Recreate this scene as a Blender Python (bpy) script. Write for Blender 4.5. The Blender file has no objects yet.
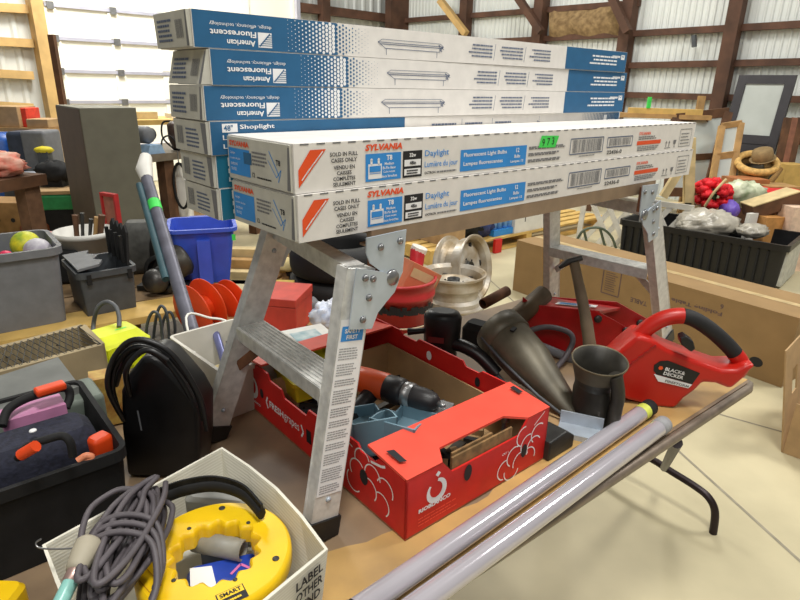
import bpy, bmesh, math, random
from mathutils import Vector as V, Matrix as Mx, noise
random.seed(11)
S = bpy.context.scene
COL = S.collection
R_ = math.radians

# ------------------------------------------------------------------ camera, world, lights
CZ, FPX, PITCH, ROLL = 1.46, 588.0, R_(20.0), R_(1.2)
FW = V((0, math.cos(PITCH), -math.sin(PITCH)))
_u0 = V((1, 0, 0)).cross(FW)
IX = math.cos(ROLL)*V((1, 0, 0)) + math.sin(ROLL)*_u0
JY = -math.sin(ROLL)*V((1, 0, 0)) + math.cos(ROLL)*_u0
cam = bpy.data.cameras.new('camera'); camo = bpy.data.objects.new('camera', cam); COL.objects.link(camo)
cam.sensor_width = 36; cam.lens = FPX/800*36; cam.clip_start = .02; cam.clip_end = 200
camo.matrix_world = Mx(((IX.x, JY.x, -FW.x, 0), (IX.y, JY.y, -FW.y, 0), (IX.z, JY.z, -FW.z, CZ), (0, 0, 0, 1)))
S.camera = camo
w = bpy.data.worlds.new('world'); S.world = w; w.use_nodes = True
w.node_tree.nodes['Background'].inputs[0].default_value = (1.0, .98, .94, 1)
w.node_tree.nodes['Background'].inputs[1].default_value = .18
def area(name, loc, size, power, col=(1, .98, .93), tgt=None, sy=None):
    l = bpy.data.lights.new(name, 'AREA'); l.size = size; l.energy = power; l.color = col
    if sy: l.shape = 'RECTANGLE'; l.size_y = sy
    o = bpy.data.objects.new(name, l); COL.objects.link(o); o.location = loc
    if tgt: o.rotation_euler = (V(tgt)-V(loc)).to_track_quat('-Z', 'Y').to_euler()
    return o
area('barn_lamp_near', (.45, .1, 5.2), .9, 160)
area('fill_lamp_back', (-.6, -2.6, 4.2), 1.4, 60, (1, .98, .93), (0, 1.2, .9))  # added fill behind the camera, lifts the shaded platform step
area('barn_lamp_right', (4.2, 2.6, 5.2), 1.2, 190)
area('barn_lamp_far', (1.5, 6.5, 5.4), 1.2, 170)
area('barn_lamp_left', (-2.6, 6.6, 5.2), 1.2, 170)
area('fill_lamp_door', (-3.4, 7.2, 4.6), 1.6, 190, (1, .98, .92), (-3.4, 10.5, 1.8))  # added lamp aimed at the sectional door to whiten it
S.view_settings.view_transform = 'Standard'
S.view_settings.look = 'None'
S.view_settings.exposure = 0.0
S.view_settings.gamma = 1.0
S.view_settings.use_curve_mapping = False

# ------------------------------------------------------------------ unprojection of a photo pixel on to a real surface
def ray(px, py): return (FW*FPX + IX*(px-400) - JY*(py-300))/FPX
def W(px, py, z): d = ray(px, py); t = (z-CZ)/d.z; return V((d.x*t, d.y*t, z))          # on the level z
def D(px, py, y): d = ray(px, py); t = y/d.y; return V((d.x*t, y, CZ+d.z*t))              # on the upright plane y
def P(px, py, o, n):                                                                     # on any plane
    d = ray(px, py); c = V((0, 0, CZ)); t = (V(o)-c).dot(n)/d.dot(n); return c+d*t

# ------------------------------------------------------------------ materials
MATS = {}
def lin(c): return tuple(((x/255)/12.92 if x/255 <= .04045 else ((x/255+.055)/1.055)**2.4) for x in c)
def M(key, rgb=None, rough=.55, metal=0., var=.12, scale=18., bump=0., trans=0., emit=0., coat=0., rgb2=None, detail=4.):
    if key in MATS: return MATS[key]
    m = bpy.data.materials.new(key); m.use_nodes = True; MATS[key] = m
    nt = m.node_tree; b = nt.nodes['Principled BSDF']
    b.inputs['Roughness'].default_value = rough; b.inputs['Metallic'].default_value = metal
    c = lin(rgb); c2 = lin(rgb2) if rgb2 else tuple(max(0, x*(1-var*2)) for x in c); c1 = c if rgb2 else tuple(min(1, x*(1+var)) for x in c)
    tc = nt.nodes.new('ShaderNodeTexCoord'); nz = nt.nodes.new('ShaderNodeTexNoise')
    nz.inputs['Scale'].default_value = scale; nz.inputs['Detail'].default_value = detail
    nt.links.new(tc.outputs['Object'], nz.inputs['Vector'])
    rp = nt.nodes.new('ShaderNodeValToRGB'); rp.color_ramp.elements[0].position = .32; rp.color_ramp.elements[1].position = .68
    rp.color_ramp.elements[0].color = (*c2, 1); rp.color_ramp.elements[1].color = (*c1, 1)
    nt.links.new(nz.outputs['Fac'], rp.inputs['Fac']); nt.links.new(rp.outputs['Color'], b.inputs['Base Color'])
    if bump:
        bp = nt.nodes.new('ShaderNodeBump'); bp.inputs['Strength'].default_value = bump; bp.inputs['Distance'].default_value = .01
        nt.links.new(nz.outputs['Fac'], bp.inputs['Height']); nt.links.new(bp.outputs['Normal'], b.inputs['Normal'])
    if trans: b.inputs['Transmission Weight'].default_value = trans; b.inputs['IOR'].default_value = 1.2
    if coat: b.inputs['Coat Weight'].default_value = coat
    return m
def wave_mat(key, rgb, rgb2, scale, axis='X', rough=.6, bump=.3, dist=0.):
    m = M(key, rgb, rough, 0, .05, 3); nt = m.node_tree; b = nt.nodes['Principled BSDF']
    tc = nt.nodes['Texture Coordinate']; wv = nt.nodes.new('ShaderNodeTexWave'); wv.bands_direction = axis
    wv.inputs['Scale'].default_value = scale; wv.inputs['Distortion'].default_value = dist; wv.inputs['Detail'].default_value = 2
    nt.links.new(tc.outputs['Object'], wv.inputs['Vector'])
    rp = nt.nodes.new('ShaderNodeValToRGB'); rp.color_ramp.elements[0].color = (*lin(rgb2), 1); rp.color_ramp.elements[1].color = (*lin(rgb), 1)
    nt.links.new(wv.outputs['Fac'], rp.inputs['Fac']); nt.links.new(rp.outputs['Color'], b.inputs['Base Color'])
    bp = nt.nodes.new('ShaderNodeBump'); bp.inputs['Strength'].default_value = bump; bp.inputs['Distance'].default_value = .01
    nt.links.new(wv.outputs['Fac'], bp.inputs['Height']); nt.links.new(bp.outputs['Normal'], b.inputs['Normal'])
    return m
m_white = M('carton_white', (226, 222, 216), .6, 0, .03, 40)
m_carton_end = M('carton_end', (196, 194, 182), .65, 0, .05, 30)
m_blue = M('print_blue', (38, 96, 138), .5, 0, .05, 30)
m_cyan = M('print_cyan', (50, 140, 215), .5, 0, .03, 30)
m_orange = M('print_orange', (232, 84, 34), .5, 0, .03, 30)
m_ink = M('ink_black', (28, 28, 32), .6, 0, .05)
m_ink2 = M('ink_grey', (120, 120, 122), .6, 0, .05)
m_ink3 = M('ink_bluegrey', (96, 108, 132), .6, 0, .05)
m_pw = M('print_white', (236, 236, 236), .55, 0, .02)
m_alu = M('aluminium', (210, 210, 206), .4, .15, .1, 60, .03)
m_aluw = M('aluminium_worn', (200, 200, 194), .5, .15, .1, 30, .05)
m_galv = M('galvanised', (188, 198, 208), .4, .35, .1, 14)
m_deck = M('deck_tan', (150, 128, 104), .5, .2, .1, 20)
m_black = M('black_plastic', (20, 20, 22), .4, 0, .2, 30)
m_blackm = M('black_matt', (17, 17, 18), .8, 0, .25, 25, .1)
m_rubber = M('rubber', (24, 23, 24), .7, 0, .2, 15)
m_grey = M('grey_plastic', (112, 114, 118), .5, 0, .06, 20)
m_dgrey = M('dark_grey_plastic', (70, 74, 78), .5, 0, .1, 20)
m_bluep = M('blue_plastic', (62, 92, 205), .4, 0, .06, 10)
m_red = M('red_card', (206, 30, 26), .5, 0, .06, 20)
m_redf = M('red_card_glare_print', (238, 84, 66), .45, 0, .04, 20)  # red card lightened to carry the flap's glare; also colours small print
m_card = M('cardboard', (178, 146, 104), .8, 0, .08, 12, .05)
m_cardd = M('cardboard_edge', (140, 108, 68), .85, 0, .2, 60)
m_redmetal = M('red_paint', (172, 24, 26), .35, 0, .12, 16)
m_redtool = M('red_tool_plastic', (192, 32, 20), .38, 0, .05, 12)
m_redbucket = M('red_bucket', (186, 42, 44), .45, 0, .08, 12)
m_wood = M('wood_tan', (178, 140, 88), .7, 0, .15, 9, .1)
m_woodl = M('wood_pale', (206, 184, 136), .7, 0, .12, 9, .1)
m_woodd = M('wood_dark', (98, 66, 42), .75, 0, .2, 9, .1)
m_woody = M('wood_yellow', (206, 170, 96), .65, 0, .1, 9, .05)
m_yellow = M('yellow_plastic', (240, 200, 18), .4, 0, .06, 10, 0, rgb2=(226, 178, 16))
m_lime = M('lime_plastic', (214, 222, 24), .5, 0, .08, 10)
m_oranged = M('orange_paint', (226, 72, 22), .45, 0, .08, 10)
m_steel = M('steel', (150, 150, 150), .35, .8, .1, 20)
m_dsteel = M('dark_steel', (64, 64, 62), .5, .5, .3, 14, .1)
m_oilmetal = M('oily_metal', (66, 63, 56), .45, .4, .3, 10, .1)
m_rim = M('rim_paint', (205, 200, 190), .4, .3, .12, 8, .05, rgb2=(160, 140, 108))
m_rust = M('rust', (122, 78, 50), .8, 0, .3, 20, .2)
m_whitep = M('white_plastic', (224, 222, 214), .5, 0, .04, 12)
m_bin = M('offwhite_bin', (206, 202, 190), .55, 0, .08, 10)
m_corr = wave_mat('corrugated_plastic', (228, 225, 212), (216, 212, 196), 60, 'Z', .5, .1)
m_tube = M('clear_tube', (196, 191, 198), .12, .35, .05, 5, 0, coat=.6)
m_bag = M('plastic_bag', (176, 170, 156), .3, 0, .12, 14, .5)
m_green = M('green_tag', (70, 220, 90), .5, 0, .05)
m_navy = M('navy_fabric', (36, 38, 54), .85, 0, .2, 120, .2)
m_tealbin = M('slate_blue_bin', (116, 146, 160), .45, 0, .06, 10)
m_cord = M('grey_cord', (86, 80, 84), .55, 0, .1, 30)
m_glass = M('glare_glass', (214, 220, 214), .08, .3, .06, 3, 0, coat=.8)  # pale base colour stands in for lamp reflections on the panes
m_wicker = wave_mat('wicker', (186, 146, 84), (120, 86, 44), 90, 'Z', .8, .6, 2)

# ------------------------------------------------------------------ mesh builder
TXT = {}
def glyphs(s, bold=0., shear=0.):
    k = (s, bold, shear)
    if k not in TXT:
        c = bpy.data.curves.new('t', 'FONT'); c.body = s; c.size = 1; c.resolution_u = 2; c.offset = bold*1.5; c.shear = shear
        o = bpy.data.objects.new('t', c); me = bpy.data.meshes.new_from_object(o)
        vs = [(v.co.x, v.co.y) for v in me.vertices]; fs = [tuple(p.vertices) for p in me.polygons]
        bpy.data.meshes.remove(me); bpy.data.objects.remove(o); bpy.data.curves.remove(c)
        x0 = min(v[0] for v in vs); x1 = max(v[0] for v in vs); y0 = min(v[1] for v in vs); y1 = max(v[1] for v in vs)
        TXT[k] = ([(v[0]-x0, v[1]-y0) for v in vs], fs, x1-x0, y1-y0)
    return TXT[k]
class Fr:                                             # a flat frame on a face: origin, right, up
    def __init__(s, o, ex, ey): s.o = V(o); s.x = V(ex).normalized(); s.y = V(ey).normalized(); s.n = s.x.cross(s.y)
    def p(s, x, y, l=0.): return s.o + s.x*x + s.y*y + s.n*l
    def turned(s, w, h): return Fr(s.o+s.x*w+s.y*h, -s.x, -s.y)
class MB:
    def __init__(s): s.v = []; s.f = []; s.mi = []; s.sm = []; s.mats = []
    def add(s, vs, fs, m, smooth=False):
        if m not in s.mats: s.mats.append(m)
        k = s.mats.index(m); n = len(s.v); s.v += [V(v) for v in vs]
        for f in fs: s.f.append(tuple(i+n for i in f)); s.mi.append(k); s.sm.append(smooth)
        return s
    def box(s, lo, hi, m, T=None):
        x0, y0, z0 = lo; x1, y1, z1 = hi
        vs = [V(c) for c in ((x0, y0, z0), (x1, y0, z0), (x1, y1, z0), (x0, y1, z0), (x0, y0, z1), (x1, y0, z1), (x1, y1, z1), (x0, y1, z1))]
        if T: vs = [T @ v for v in vs]
        return s.add(vs, [(0, 3, 2, 1), (4, 5, 6, 7), (0, 1, 5, 4), (1, 2, 6, 5), (2, 3, 7, 6), (3, 0, 4, 7)], m)
    def beam(s, a, b, w, h, m, up=(0, 0, 1)):          # rectangular bar a to b, w across, h along up
        a = V(a); b = V(b); d = (b-a).normalized(); u = V(up); x = d.cross(u)
        if x.length < 1e-4: x = d.cross(V((0, 1, 0)))
        x.normalize(); u = x.cross(d)
        vs = [p+x*sx*w/2+u*sy*h/2 for p in (a, b) for sx, sy in ((-1, -1), (1, -1), (1, 1), (-1, 1))]
        return s.add(vs, [(0, 1, 2, 3), (7, 6, 5, 4), (0, 4, 5, 1), (1, 5, 6, 2), (2, 6, 7, 3), (3, 7, 4, 0)], m)
    def loft(s, rings, m, cap0=True, cap1=True, smooth=True, closed=True):
        n = len(rings[0]); vs = [p for r in rings for p in r]; fs = []
        for k in range(len(rings)-1):
            for i in range(n if closed else n-1):
                a = k*n+i; b = k*n+(i+1) % n; fs.append((a, b, b+n, a+n))
        s.add(vs, fs, m, smooth)
        if cap0: s.add(rings[0], [tuple(reversed(range(n)))], m)
        if cap1: s.add(rings[-1], [tuple(range(n))], m)
        return s
    def tube(s, pts, r, m, n=8, caps=True, flat=1.):
        pts = [V(p) for p in pts]; rs = r if isinstance(r, (list, tuple)) else [r]*len(pts); rings = []
        t0 = (pts[1]-pts[0]).normalized(); x = t0.cross(V((0, 0, 1)))
        if x.length < .05: x = t0.cross(V((1, 0, 0)))
        x.normalize()
        for i, p in enumerate(pts):
            t = (pts[min(i+1, len(pts)-1)]-pts[max(i-1, 0)]).normalized()
            x = (x-t*x.dot(t)).normalized(); y = t.cross(x)
            rings.append([p+(x*math.cos(a)*flat+y*math.sin(a))*rs[i] for a in (2*math.pi*k/n for k in range(n))])
        return s.loft(rings, m, caps, caps)
    def lathe(s, prof, m, n=28, T=None, caps=False, smooth=True):
        T = T or Mx.Identity(4)
        rings = [[T @ V((r*math.cos(2*math.pi*k/n), r*math.sin(2*math.pi*k/n), z)) for k in range(n)] for r, z in prof]
        return s.loft(rings, m, caps, caps, smooth)
    def prism(s, out, fr, t, m, smooth=False):         # outline (x,y) in frame fr, thickness t towards -normal
        n = len(out)
        if sum(out[i][0]*out[(i+1) % n][1]-out[(i+1) % n][0]*out[i][1] for i in range(n)) < 0: out = out[::-1]
        a = [fr.p(x, y) for x, y in out]; b = [fr.p(x, y, -t) for x, y in out]
        s.add(a, [tuple(range(n))], m); s.add(b, [tuple(reversed(range(n)))], m)
        return s.add(a+b, [(i, i+n, (i+1) % n+n, (i+1) % n) for i in range(n)], m, smooth)
    def quad(s, fr, x, y, w, h, m, l=.0006):
        return s.add([fr.p(x, y, l), fr.p(x+w, y, l), fr.p(x+w, y+h, l), fr.p(x, y+h, l)], [(0, 1, 2, 3)], m)
    def poly(s, fr, pts, m, l=.0006): return s.add([fr.p(x, y, l) for x, y in pts], [tuple(range(len(pts)))], m)
    def disc(s, fr, x, y, r, m, l=.0006, n=8, ry=None):
        return s.poly(fr, [(x+r*math.cos(2*math.pi*k/n), y+(ry or r)*math.sin(2*math.pi*k/n)) for k in range(n)], m, l)
    def line(s, fr, pts, w, m, l=.0006):
        for (x0, y0), (x1, y1) in zip(pts, pts[1:]):
            d = math.hypot(x1-x0, y1-y0) or 1; nx, ny = -(y1-y0)/d*w/2, (x1-x0)/d*w/2
            s.poly(fr, [(x0-nx, y0-ny), (x1-nx, y1-ny), (x1+nx, y1+ny), (x0+nx, y0+ny)], m, l)
        return s
    def text(s, fr, x, y, t, m, h=None, w=None, l=.0008, bold=0., shear=0., al='l'):   # fit cap height h and/or width w
        vs, fs, tw, th = glyphs(t, bold, shear)
        ky = (h/th) if h else w/tw
        kx = (w/tw) if w else ky
        ox = {'l': 0, 'c': -tw*kx/2, 'r': -tw*kx}[al]
        return s.add([fr.p(x+ox+a*kx, y+b*ky, l) for a, b in vs], fs, m)
    def blurb(s, fr, x, y, w, h, rows, m, l=.0007, fill=.55):    # unreadably small print: broken lines
        rnd = random.Random(int((x+y)*9999)); dy = h/rows
        for k in range(rows):
            cx = x; e = x+w*rnd.uniform(.75, 1)
            while cx < e-.0008:
                q = min(rnd.uniform(.05, .16)*w, e-cx); s.quad(fr, cx, y+dy*(rows-1-k)+dy*.2, q*.86, dy*fill, m, l); cx += q
        return s
    def bars(s, fr, x, y, w, h, m, l=.0007):
        rnd = random.Random(int(x*7777)+3); cx = x
        while cx < x+w:
            q = rnd.choice((.6, 1, 1.6))*w/60; s.quad(fr, cx, y, q, h, m, l); cx += q+rnd.choice((.7, 1, 1.5))*w/60
        return s
    def build(s, name, parent=None, world=False, bevel=0., seg=2, subsurf=0, T=None):
        vs = s.v
        if T: vs = [T @ v for v in vs]
        if world and parent is not None: iv = LOC[parent.name].inverted(); vs = [iv @ v for v in vs]
        me = bpy.data.meshes.new(name); me.from_pydata([tuple(v) for v in vs], [], s.f)
        for m in s.mats: me.materials.append(m)
        me.polygons.foreach_set('material_index', s.mi); me.polygons.foreach_set('use_smooth', s.sm); me.update()
        bm = bmesh.new(); bm.from_mesh(me)
        if bevel or subsurf: bmesh.ops.remove_doubles(bm, verts=bm.verts, dist=1e-5); bmesh.ops.recalc_face_normals(bm, faces=bm.faces)
        bm.to_mesh(me); bm.free()
        o = bpy.data.objects.new(name, me); COL.objects.link(o)
        if parent is not None: o.parent = parent
        if subsurf: q = o.modifiers.new('s', 'SUBSURF'); q.levels = q.render_levels = subsurf
        if bevel:
            q = o.modifiers.new('b', 'BEVEL'); q.width = bevel; q.segments = seg; q.limit_method = 'ANGLE'; q.angle_limit = R_(40)
        return o
LOC = {}
def tag(o, label, cat, group=None):
    o['label'] = label; o['category'] = cat
    if group: o['group'] = group
    return o
def thing(name, label, cat, loc=(0, 0, 0), rz=0., group=None):
    o = bpy.data.objects.new(name, None); COL.objects.link(o); o.location = loc; o.rotation_euler = (0, 0, rz); o.empty_display_size = .05
    LOC[o.name] = Mx.Translation(V(loc)) @ Mx.Rotation(rz, 4, 'Z')
    return tag(o, label, cat, group)
def one(name, label, cat, mb, group=None, loc=None, rz=0., **k):       # a thing that is one mesh; world coordinates unless loc is given
    if loc is None:                                                    # put its origin at its base
        lo = V((min(v.x for v in mb.v), min(v.y for v in mb.v), min(v.z for v in mb.v))); hi = V((max(v.x for v in mb.v), max(v.y for v in mb.v), 0))
        b = V(((lo.x+hi.x)/2, (lo.y+hi.y)/2, lo.z)); mb.v = [v-b for v in mb.v]; loc = b
    o = mb.build(name, **k); o.location = loc; o.rotation_euler = (0, 0, rz); return tag(o, label, cat, group)
def struct(name, mb, **k): o = mb.build(name, **k); o['kind'] = 'structure'; return o
def seat(pl, pr, z): a = W(*pl, z); b = W(*pr, z); d = b-a; return a, math.atan2(d.y, d.x), d.length
def rr(x0, y0, x1, y1, r, z, n=4):
    pts = []
    for cx, cy, a0 in ((x1-r, y1-r, 0), (x0+r, y1-r, 90), (x0+r, y0+r, 180), (x1-r, y0+r, 270)):
        for k in range(n+1): a = R_(a0+90*k/n); pts.append(V((cx+r*math.cos(a), cy+r*math.sin(a), z)))
    return pts
def tub(L, B, H, m, taper=.02, t=.004, rim=.012, r=.03, rimh=.03):      # an open plastic tub, corner at 0,0
    q = MB(); c = taper
    def ring(e, z): return rr(-e, -e, L+e, B+e, max(.004, r+e), z)
    rings = [ring(-c, 0), ring(-c*(rimh/H), H-rimh), ring(rim, H-rimh), ring(rim, H), ring(-t, H), ring(-c-t, t)]
    return q.loft(rings, m, True, True, smooth=False)
def spline(pts, n=6, closed=False):
    pts = [V(p) for p in pts]; out = []; N = len(pts)
    g = (lambda i: pts[i % N]) if closed else (lambda i: pts[max(0, min(N-1, i))])
    for i in range(N if closed else N-1):
        a, b, c, d = g(i-1), g(i), g(i+1), g(i+2)
        for k in range(n):
            t = k/n; out.append(.5*((2*b)+(c-a)*t+(2*a-5*b+4*c-d)*t*t+(3*b-a-3*c+d)*t**3))
    out.append(g(N) if closed else pts[-1]); return out
def blob(c, rad, m, amp=.15, fr=6., seed=0, n=20, flat=None, mb=None):
    q = mb or MB(); rings = []
    for i in range(n+1):
        th = math.pi*(i+.02)/(n+.04); ring = []
        for k in range(2*n):
            ph = math.pi*k/n; d = V((math.sin(th)*math.cos(ph), math.sin(th)*math.sin(ph), -math.cos(th)))
            f = 1+amp*noise.noise(d*fr*.5+V((seed, 0, seed)))+amp*.5*noise.noise(d*fr+V((0, seed, 3)))
            p = V(c)+V((d.x*rad[0], d.y*rad[1], d.z*rad[2]))*f
            if flat is not None and p.z < flat: p.z = flat
            ring.append(p)
        rings.append(ring)
    return q.loft(rings, m)
def copy_tree(o, loc=None, rz=None, label=None):
    c = o.copy(); COL.objects.link(c)
    if loc is not None: c.location = loc
    if rz is not None: c.rotation_euler = (0, 0, rz)
    if label: c['label'] = label
    for ch in list(o.children):
        d = ch.copy(); COL.objects.link(d); d.parent = c
        for g in list(ch.children): e = g.copy(); COL.objects.link(e); e.parent = d
    return c
def XF(o, x, y=None):                                  # 4x4 from an origin and the direction of local x (z stays up unless y given)
    x = V(x).normalized(); z = V((0, 0, 1)) if y is None else x.cross(V(y)).normalized(); y = z.cross(x).normalized(); z = x.cross(y)
    return Mx(((x.x, y.x, z.x, o[0]), (x.y, y.y, z.y, o[1]), (x.z, y.z, z.z, o[2]), (0, 0, 0, 1)))
def AX(o, d):                                          # 4x4 whose z runs along d
    d = V(d).normalized(); x = d.cross(V((0, 0, 1)))
    if x.length < .01: x = V((1, 0, 0))
    x.normalize(); y = d.cross(x); return Mx(((x.x, y.x, d.x, o[0]), (x.y, y.y, d.y, o[1]), (x.z, y.z, d.z, o[2]), (0, 0, 0, 1)))

# ------------------------------------------------------------------ the barn
UZ = V((0, 0, 1))
WL = V((.722, .692, 0)).normalized(); NL = V((WL.y, -WL.x, 0))          # left wall runs away to the right
WR = V((WL.y, -WL.x, 0)); NR = -WL                                      # right wall is square to it
_r = ray(100, 100); _h = math.hypot(_r.x, _r.y); PL0 = V((_r.x/_h*9.8, _r.y/_h*9.8, 0))
def PL(px, py, off=0.): return P(px, py, PL0+NL*off, NL)
CORN = PL(396, 20); CORN.z = 0
def PR(px, py, off=0.): return P(px, py, CORN+NR*off, NR)
m_conc = M('concrete', (202, 191, 156), .5, 0, .06, 2.2, .02, rgb2=(178, 168, 136), detail=9)
m_seam = M('concrete_seam', (146, 138, 120), .8)
q = MB(); q.add([(-9, -2, 0), (12, -2, 0), (12, 16, 0), (-9, 16, 0)], [(0, 1, 2, 3)], m_conc)
f0 = Fr((0, 0, 0), (1, 0, 0), (0, 1, 0))
for a, b in (((640, 392), (800, 437)), ((470, 262), (545, 330))):
    A, B = W(*a, 0), W(*b, 0); d = (B-A); A -= d*.6; B += d*1.5; q.line(f0, [(A.x, A.y), (B.x, B.y)], .012, m_seam, .001)
struct('floor', q)
m_wallw = M('wall_sheet', (216, 220, 216), .5, .1, .03, 1.5)
m_doorw = M('door_panel', (250, 247, 232), .5, 0, .02, 1.5)
m_girt = M('girt_wood', (92, 62, 46), .75, 0, .2, 5, .1)
m_girty = M('girt_yellow', (204, 168, 108), .7, 0, .1, 5)
m_post = M('post_wood', (86, 58, 42), .75, 0, .2, 4, .1)
def corr_wall(name, o, d, n, L, H, m, pitch=.09, dep=.012):
    q = MB(); prof = []; x = 0
    while x < L: prof += [(x, 0), (x+pitch*.5, 0), (x+pitch*.65, dep), (x+pitch*.85, dep)]; x += pitch
    r0 = [o+d*a+n*b for a, b in prof]; r1 = [p+UZ*H for p in r0]
    q.loft([r0, r1], m, False, False, False, False); return struct(name, q)
corr_wall('wall_left', PL(-160, 60).xy.to_3d()-NL*.02, WL, NL, (CORN-PL(-160, 60).xy.to_3d()).length+.1, 5.5, m_wallw, .2, .02)
corr_wall('wall_right', CORN-NR*.02, WR, NR, 10., 5.5, m_wallw, .085, .014)
# timber on the left wall
def strip(wallp, a, b, w, h, m, off=.05): return MB().beam(wallp(*a, off), wallp(*b, off), w, h, m)
k = 1
def trim(mb):
    global k; struct('trim_%d' % k, mb); k += 1
for y in (8, 42, 74, 106): trim(strip(PL, (-60, y-4), (33, y+1.5), .1, .1, m_girty))
A, B = PL(24, -8, .12), PL(54, 150, .12); B.z = 0; A2 = V((B.x, B.y, 5)); 
trim(MB().beam(PL(44, 60, .12).xy.to_3d(), PL(44, 60, .12).xy.to_3d()+UZ*5.2, .26, .14, m_girty, WL))
trim(strip(PL, (296, 7), (392, 19), .14, .14, m_girt, .1))
trim(MB().beam(PL(324, 10, .15).xy.to_3d(), PL(324, 10, .15).xy.to_3d()+UZ*5.2, .16, .16, m_post, WL))
# sectional door
d0 = PL(52, 60, .05).xy.to_3d(); d1 = PL(299, 60, .05).xy.to_3d(); DLn = (d1-d0).length
zs = [0]+[PL(100, y).z for y in (101, 71.5, 40.5, 9.5)]
zs = zs[:1]+[zs[1]-.62]+zs[1:]+[zs[-1]+.6, zs[-1]+1.2]
q = MB(); T = XF(d0, WL)
for a, b in zip(zs, zs[1:]): q.box((0, -.04, a+.008), (DLn, .0, b-.008), m_doorw, T)
door = struct('door_1', q)
m_rail = M('door_rail_steel', (206, 206, 222), .35, .5, .05, 6)
for z in zs[1:-1]: MB().box((0, -.075, z-.03), (DLn, -.041, z+.012), m_rail, T).build('rail', door)
sx = [(PL(x, 60).xy.to_3d()-d0).dot(WL) for x in (56, 116, 163, 205, 245)]
for x in sx+[DLn-.08]:
    qq = MB()
    for a, b in zip(zs, zs[1:]): qq.box((x-.07, -.06, a+.03), (x+.07, -.041, b-.04), m_doorw, T)
    qq.build('stile', door)
for x in (sx[0], sx[1]):
    for z in zs[2:-1]: MB().box((x-.04, -.1, z-.06), (x+.04, -.076, z+.03), m_steel, T).build('hinge', door)
trim(MB().beam(PL(297.5, 10, .16).xy.to_3d(), PL(297.5, 10, .16).xy.to_3d()+UZ*5, .07, .07, m_rail, WL))
# right wall timber
for a, b in (((400, 21), (640, 3)), ((420, 45), (545, 39)), ((540, 39), (860, 21)), ((560, 67), (860, 60.5)), ((560, 93), (860, 101)), ((690, 134), (870, 146))):
    trim(strip(PR, a, b, .08, .08, m_girt))
def rpost(x, y, wd, m=m_post, off=.12): p = PR(x, y, off).xy.to_3d(); trim(MB().beam(p, p+UZ*5.4, wd, .16, m, WR))
rpost(400, 12, .62, m_post, .14); rpost(466, 12, .17); rpost(541, 15, .2); rpost(628, 25, .19); rpost(729, 50, .17)
for a, b in (((440, 0), (466, 34)), ((517, -4), (541, 32)), ((611, -5), (628, 32))):
    trim(strip(PR, a, b, .1, .1, m_girty if a[0] == 440 else m_post, .3))
m_burlap = M('burlap', (158, 132, 92), .9, 0, .25, 14, .6, rgb2=(112, 88, 58))
q = MB(); A = PR(549, 35, .1); n_ = 16
pa = [(549+80*i/n_, 11-6*i/n_) for i in range(n_+1)]; pb = [(549+80*i/n_, 36+1.5*math.sin(i)-2*i/n_) for i in range(n_+1)]
r0 = [PR(x, y, .07+.05*noise.noise(V((x*.1, y*.1, 0)))) for x, y in pa]; r1 = [PR((x+x2)/2, (y+y2)/2, .2+.08*noise.noise(V((x*.1, 3, 0)))) for (x, y), (x2, y2) in zip(pa, pb)]; r2 = [PR(x, y, .09) for x, y in pb]
q.loft([r0, r1, r2], m_burlap, False, False, True, False)
r3 = [p-NR*.06 for p in r2]; r4 = [p-NR*.06 for p in r0]; q.loft([r2, r3, r4, r0], m_burlap, False, False, True, False)
one('burlap_sheet', 'brown burlap sheet stuffed between two timber posts high on the wall', 'burlap', q)
q = MB(); a = PR(694, 35, .14); q.beam(a, PR(696, 37, .14)-UZ*.12, .05, .05, m_dgrey); one('wall_hook', 'small grey hook hanging from the timber rail high on the right wall', 'hook', q)

# ------------------------------------------------------------------ folding table
TO = V((.047, .672, 0)); TT = V((.779, .627, 0)).normalized(); TN = V((-TT.y, TT.x, 0)); TZ = .74
m_top = M('table_top', (150, 126, 96), .55, 0, .1, 6, .03, rgb2=(112, 94, 76), detail=9); m_bare = M('bare_wood', (196, 158, 94), .5, 0, .1, 7, .02, rgb2=(158, 128, 84), detail=8)
m_edge = M('table_edge', (128, 114, 100), .4, .3, .12, 30)
m_leg = M('table_leg', (44, 32, 34), .4, .4, .1, 30)
tb = thing('folding_table', 'worn tan folding table with grey rolled edge under the ladder platform', 'table', TO, math.atan2(TT.y, TT.x))
x0, x1, dp = -.72, 1.155, .8
q = MB(); q.box((x0, .012, TZ-.03), (x1, dp, TZ), m_top); rw = [(x0+(x1-x0)*i/60, .135+.03*noise.noise(V((i*.35, 0, 1)))+.05*noise.noise(V((i*.08, 4, 1)))+(.16*max(0, (i-50)/10))) for i in range(61)]
q.loft([[V((x, .02, TZ+.0006)) for x, y in rw], [V((x, y, TZ+.0006)) for x, y in rw]], m_bare, False, False, False, False); q.build('tabletop', tb)
q = MB(); q.tube([(x0, .004, TZ-.011), (x1-.03, .004, TZ-.011), (x1-.005, .012, TZ-.011), (x1+.004, .04, TZ-.011), (x1+.004, dp, TZ-.011)], .0118, m_edge, 10); q.build('edge_moulding', tb)
lo = W(713, 533, 0); LP = lambda px, py: P(px, py, lo, TT)
def leg_pts(mirror=False):
    a = [W(713, 533, 0)+UZ*.0, LP(715, 512), LP(709, 498), LP(696, 487), LP(672, 472), LP(645, 456), LP(600, 440)]
    return a
q = MB(); q.tube(spline(leg_pts(), 5), .0135, m_leg, 10); bar = LP(664, 468); q.build('leg', tb, True)
q = MB(); q.tube([bar, P(677, 443, TO+TN*.03, TN)], .0135, m_leg, 10); q.build('leg_brace', tb, True)
base = LP(600, 440); up = TO+TT*1.0+TN*.5; up.z = TZ-.03
q = MB(); q.tube([base, base+TN*.2+UZ*.1, up], .0135, m_leg, 10); q.build('leg', tb, True)
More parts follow.
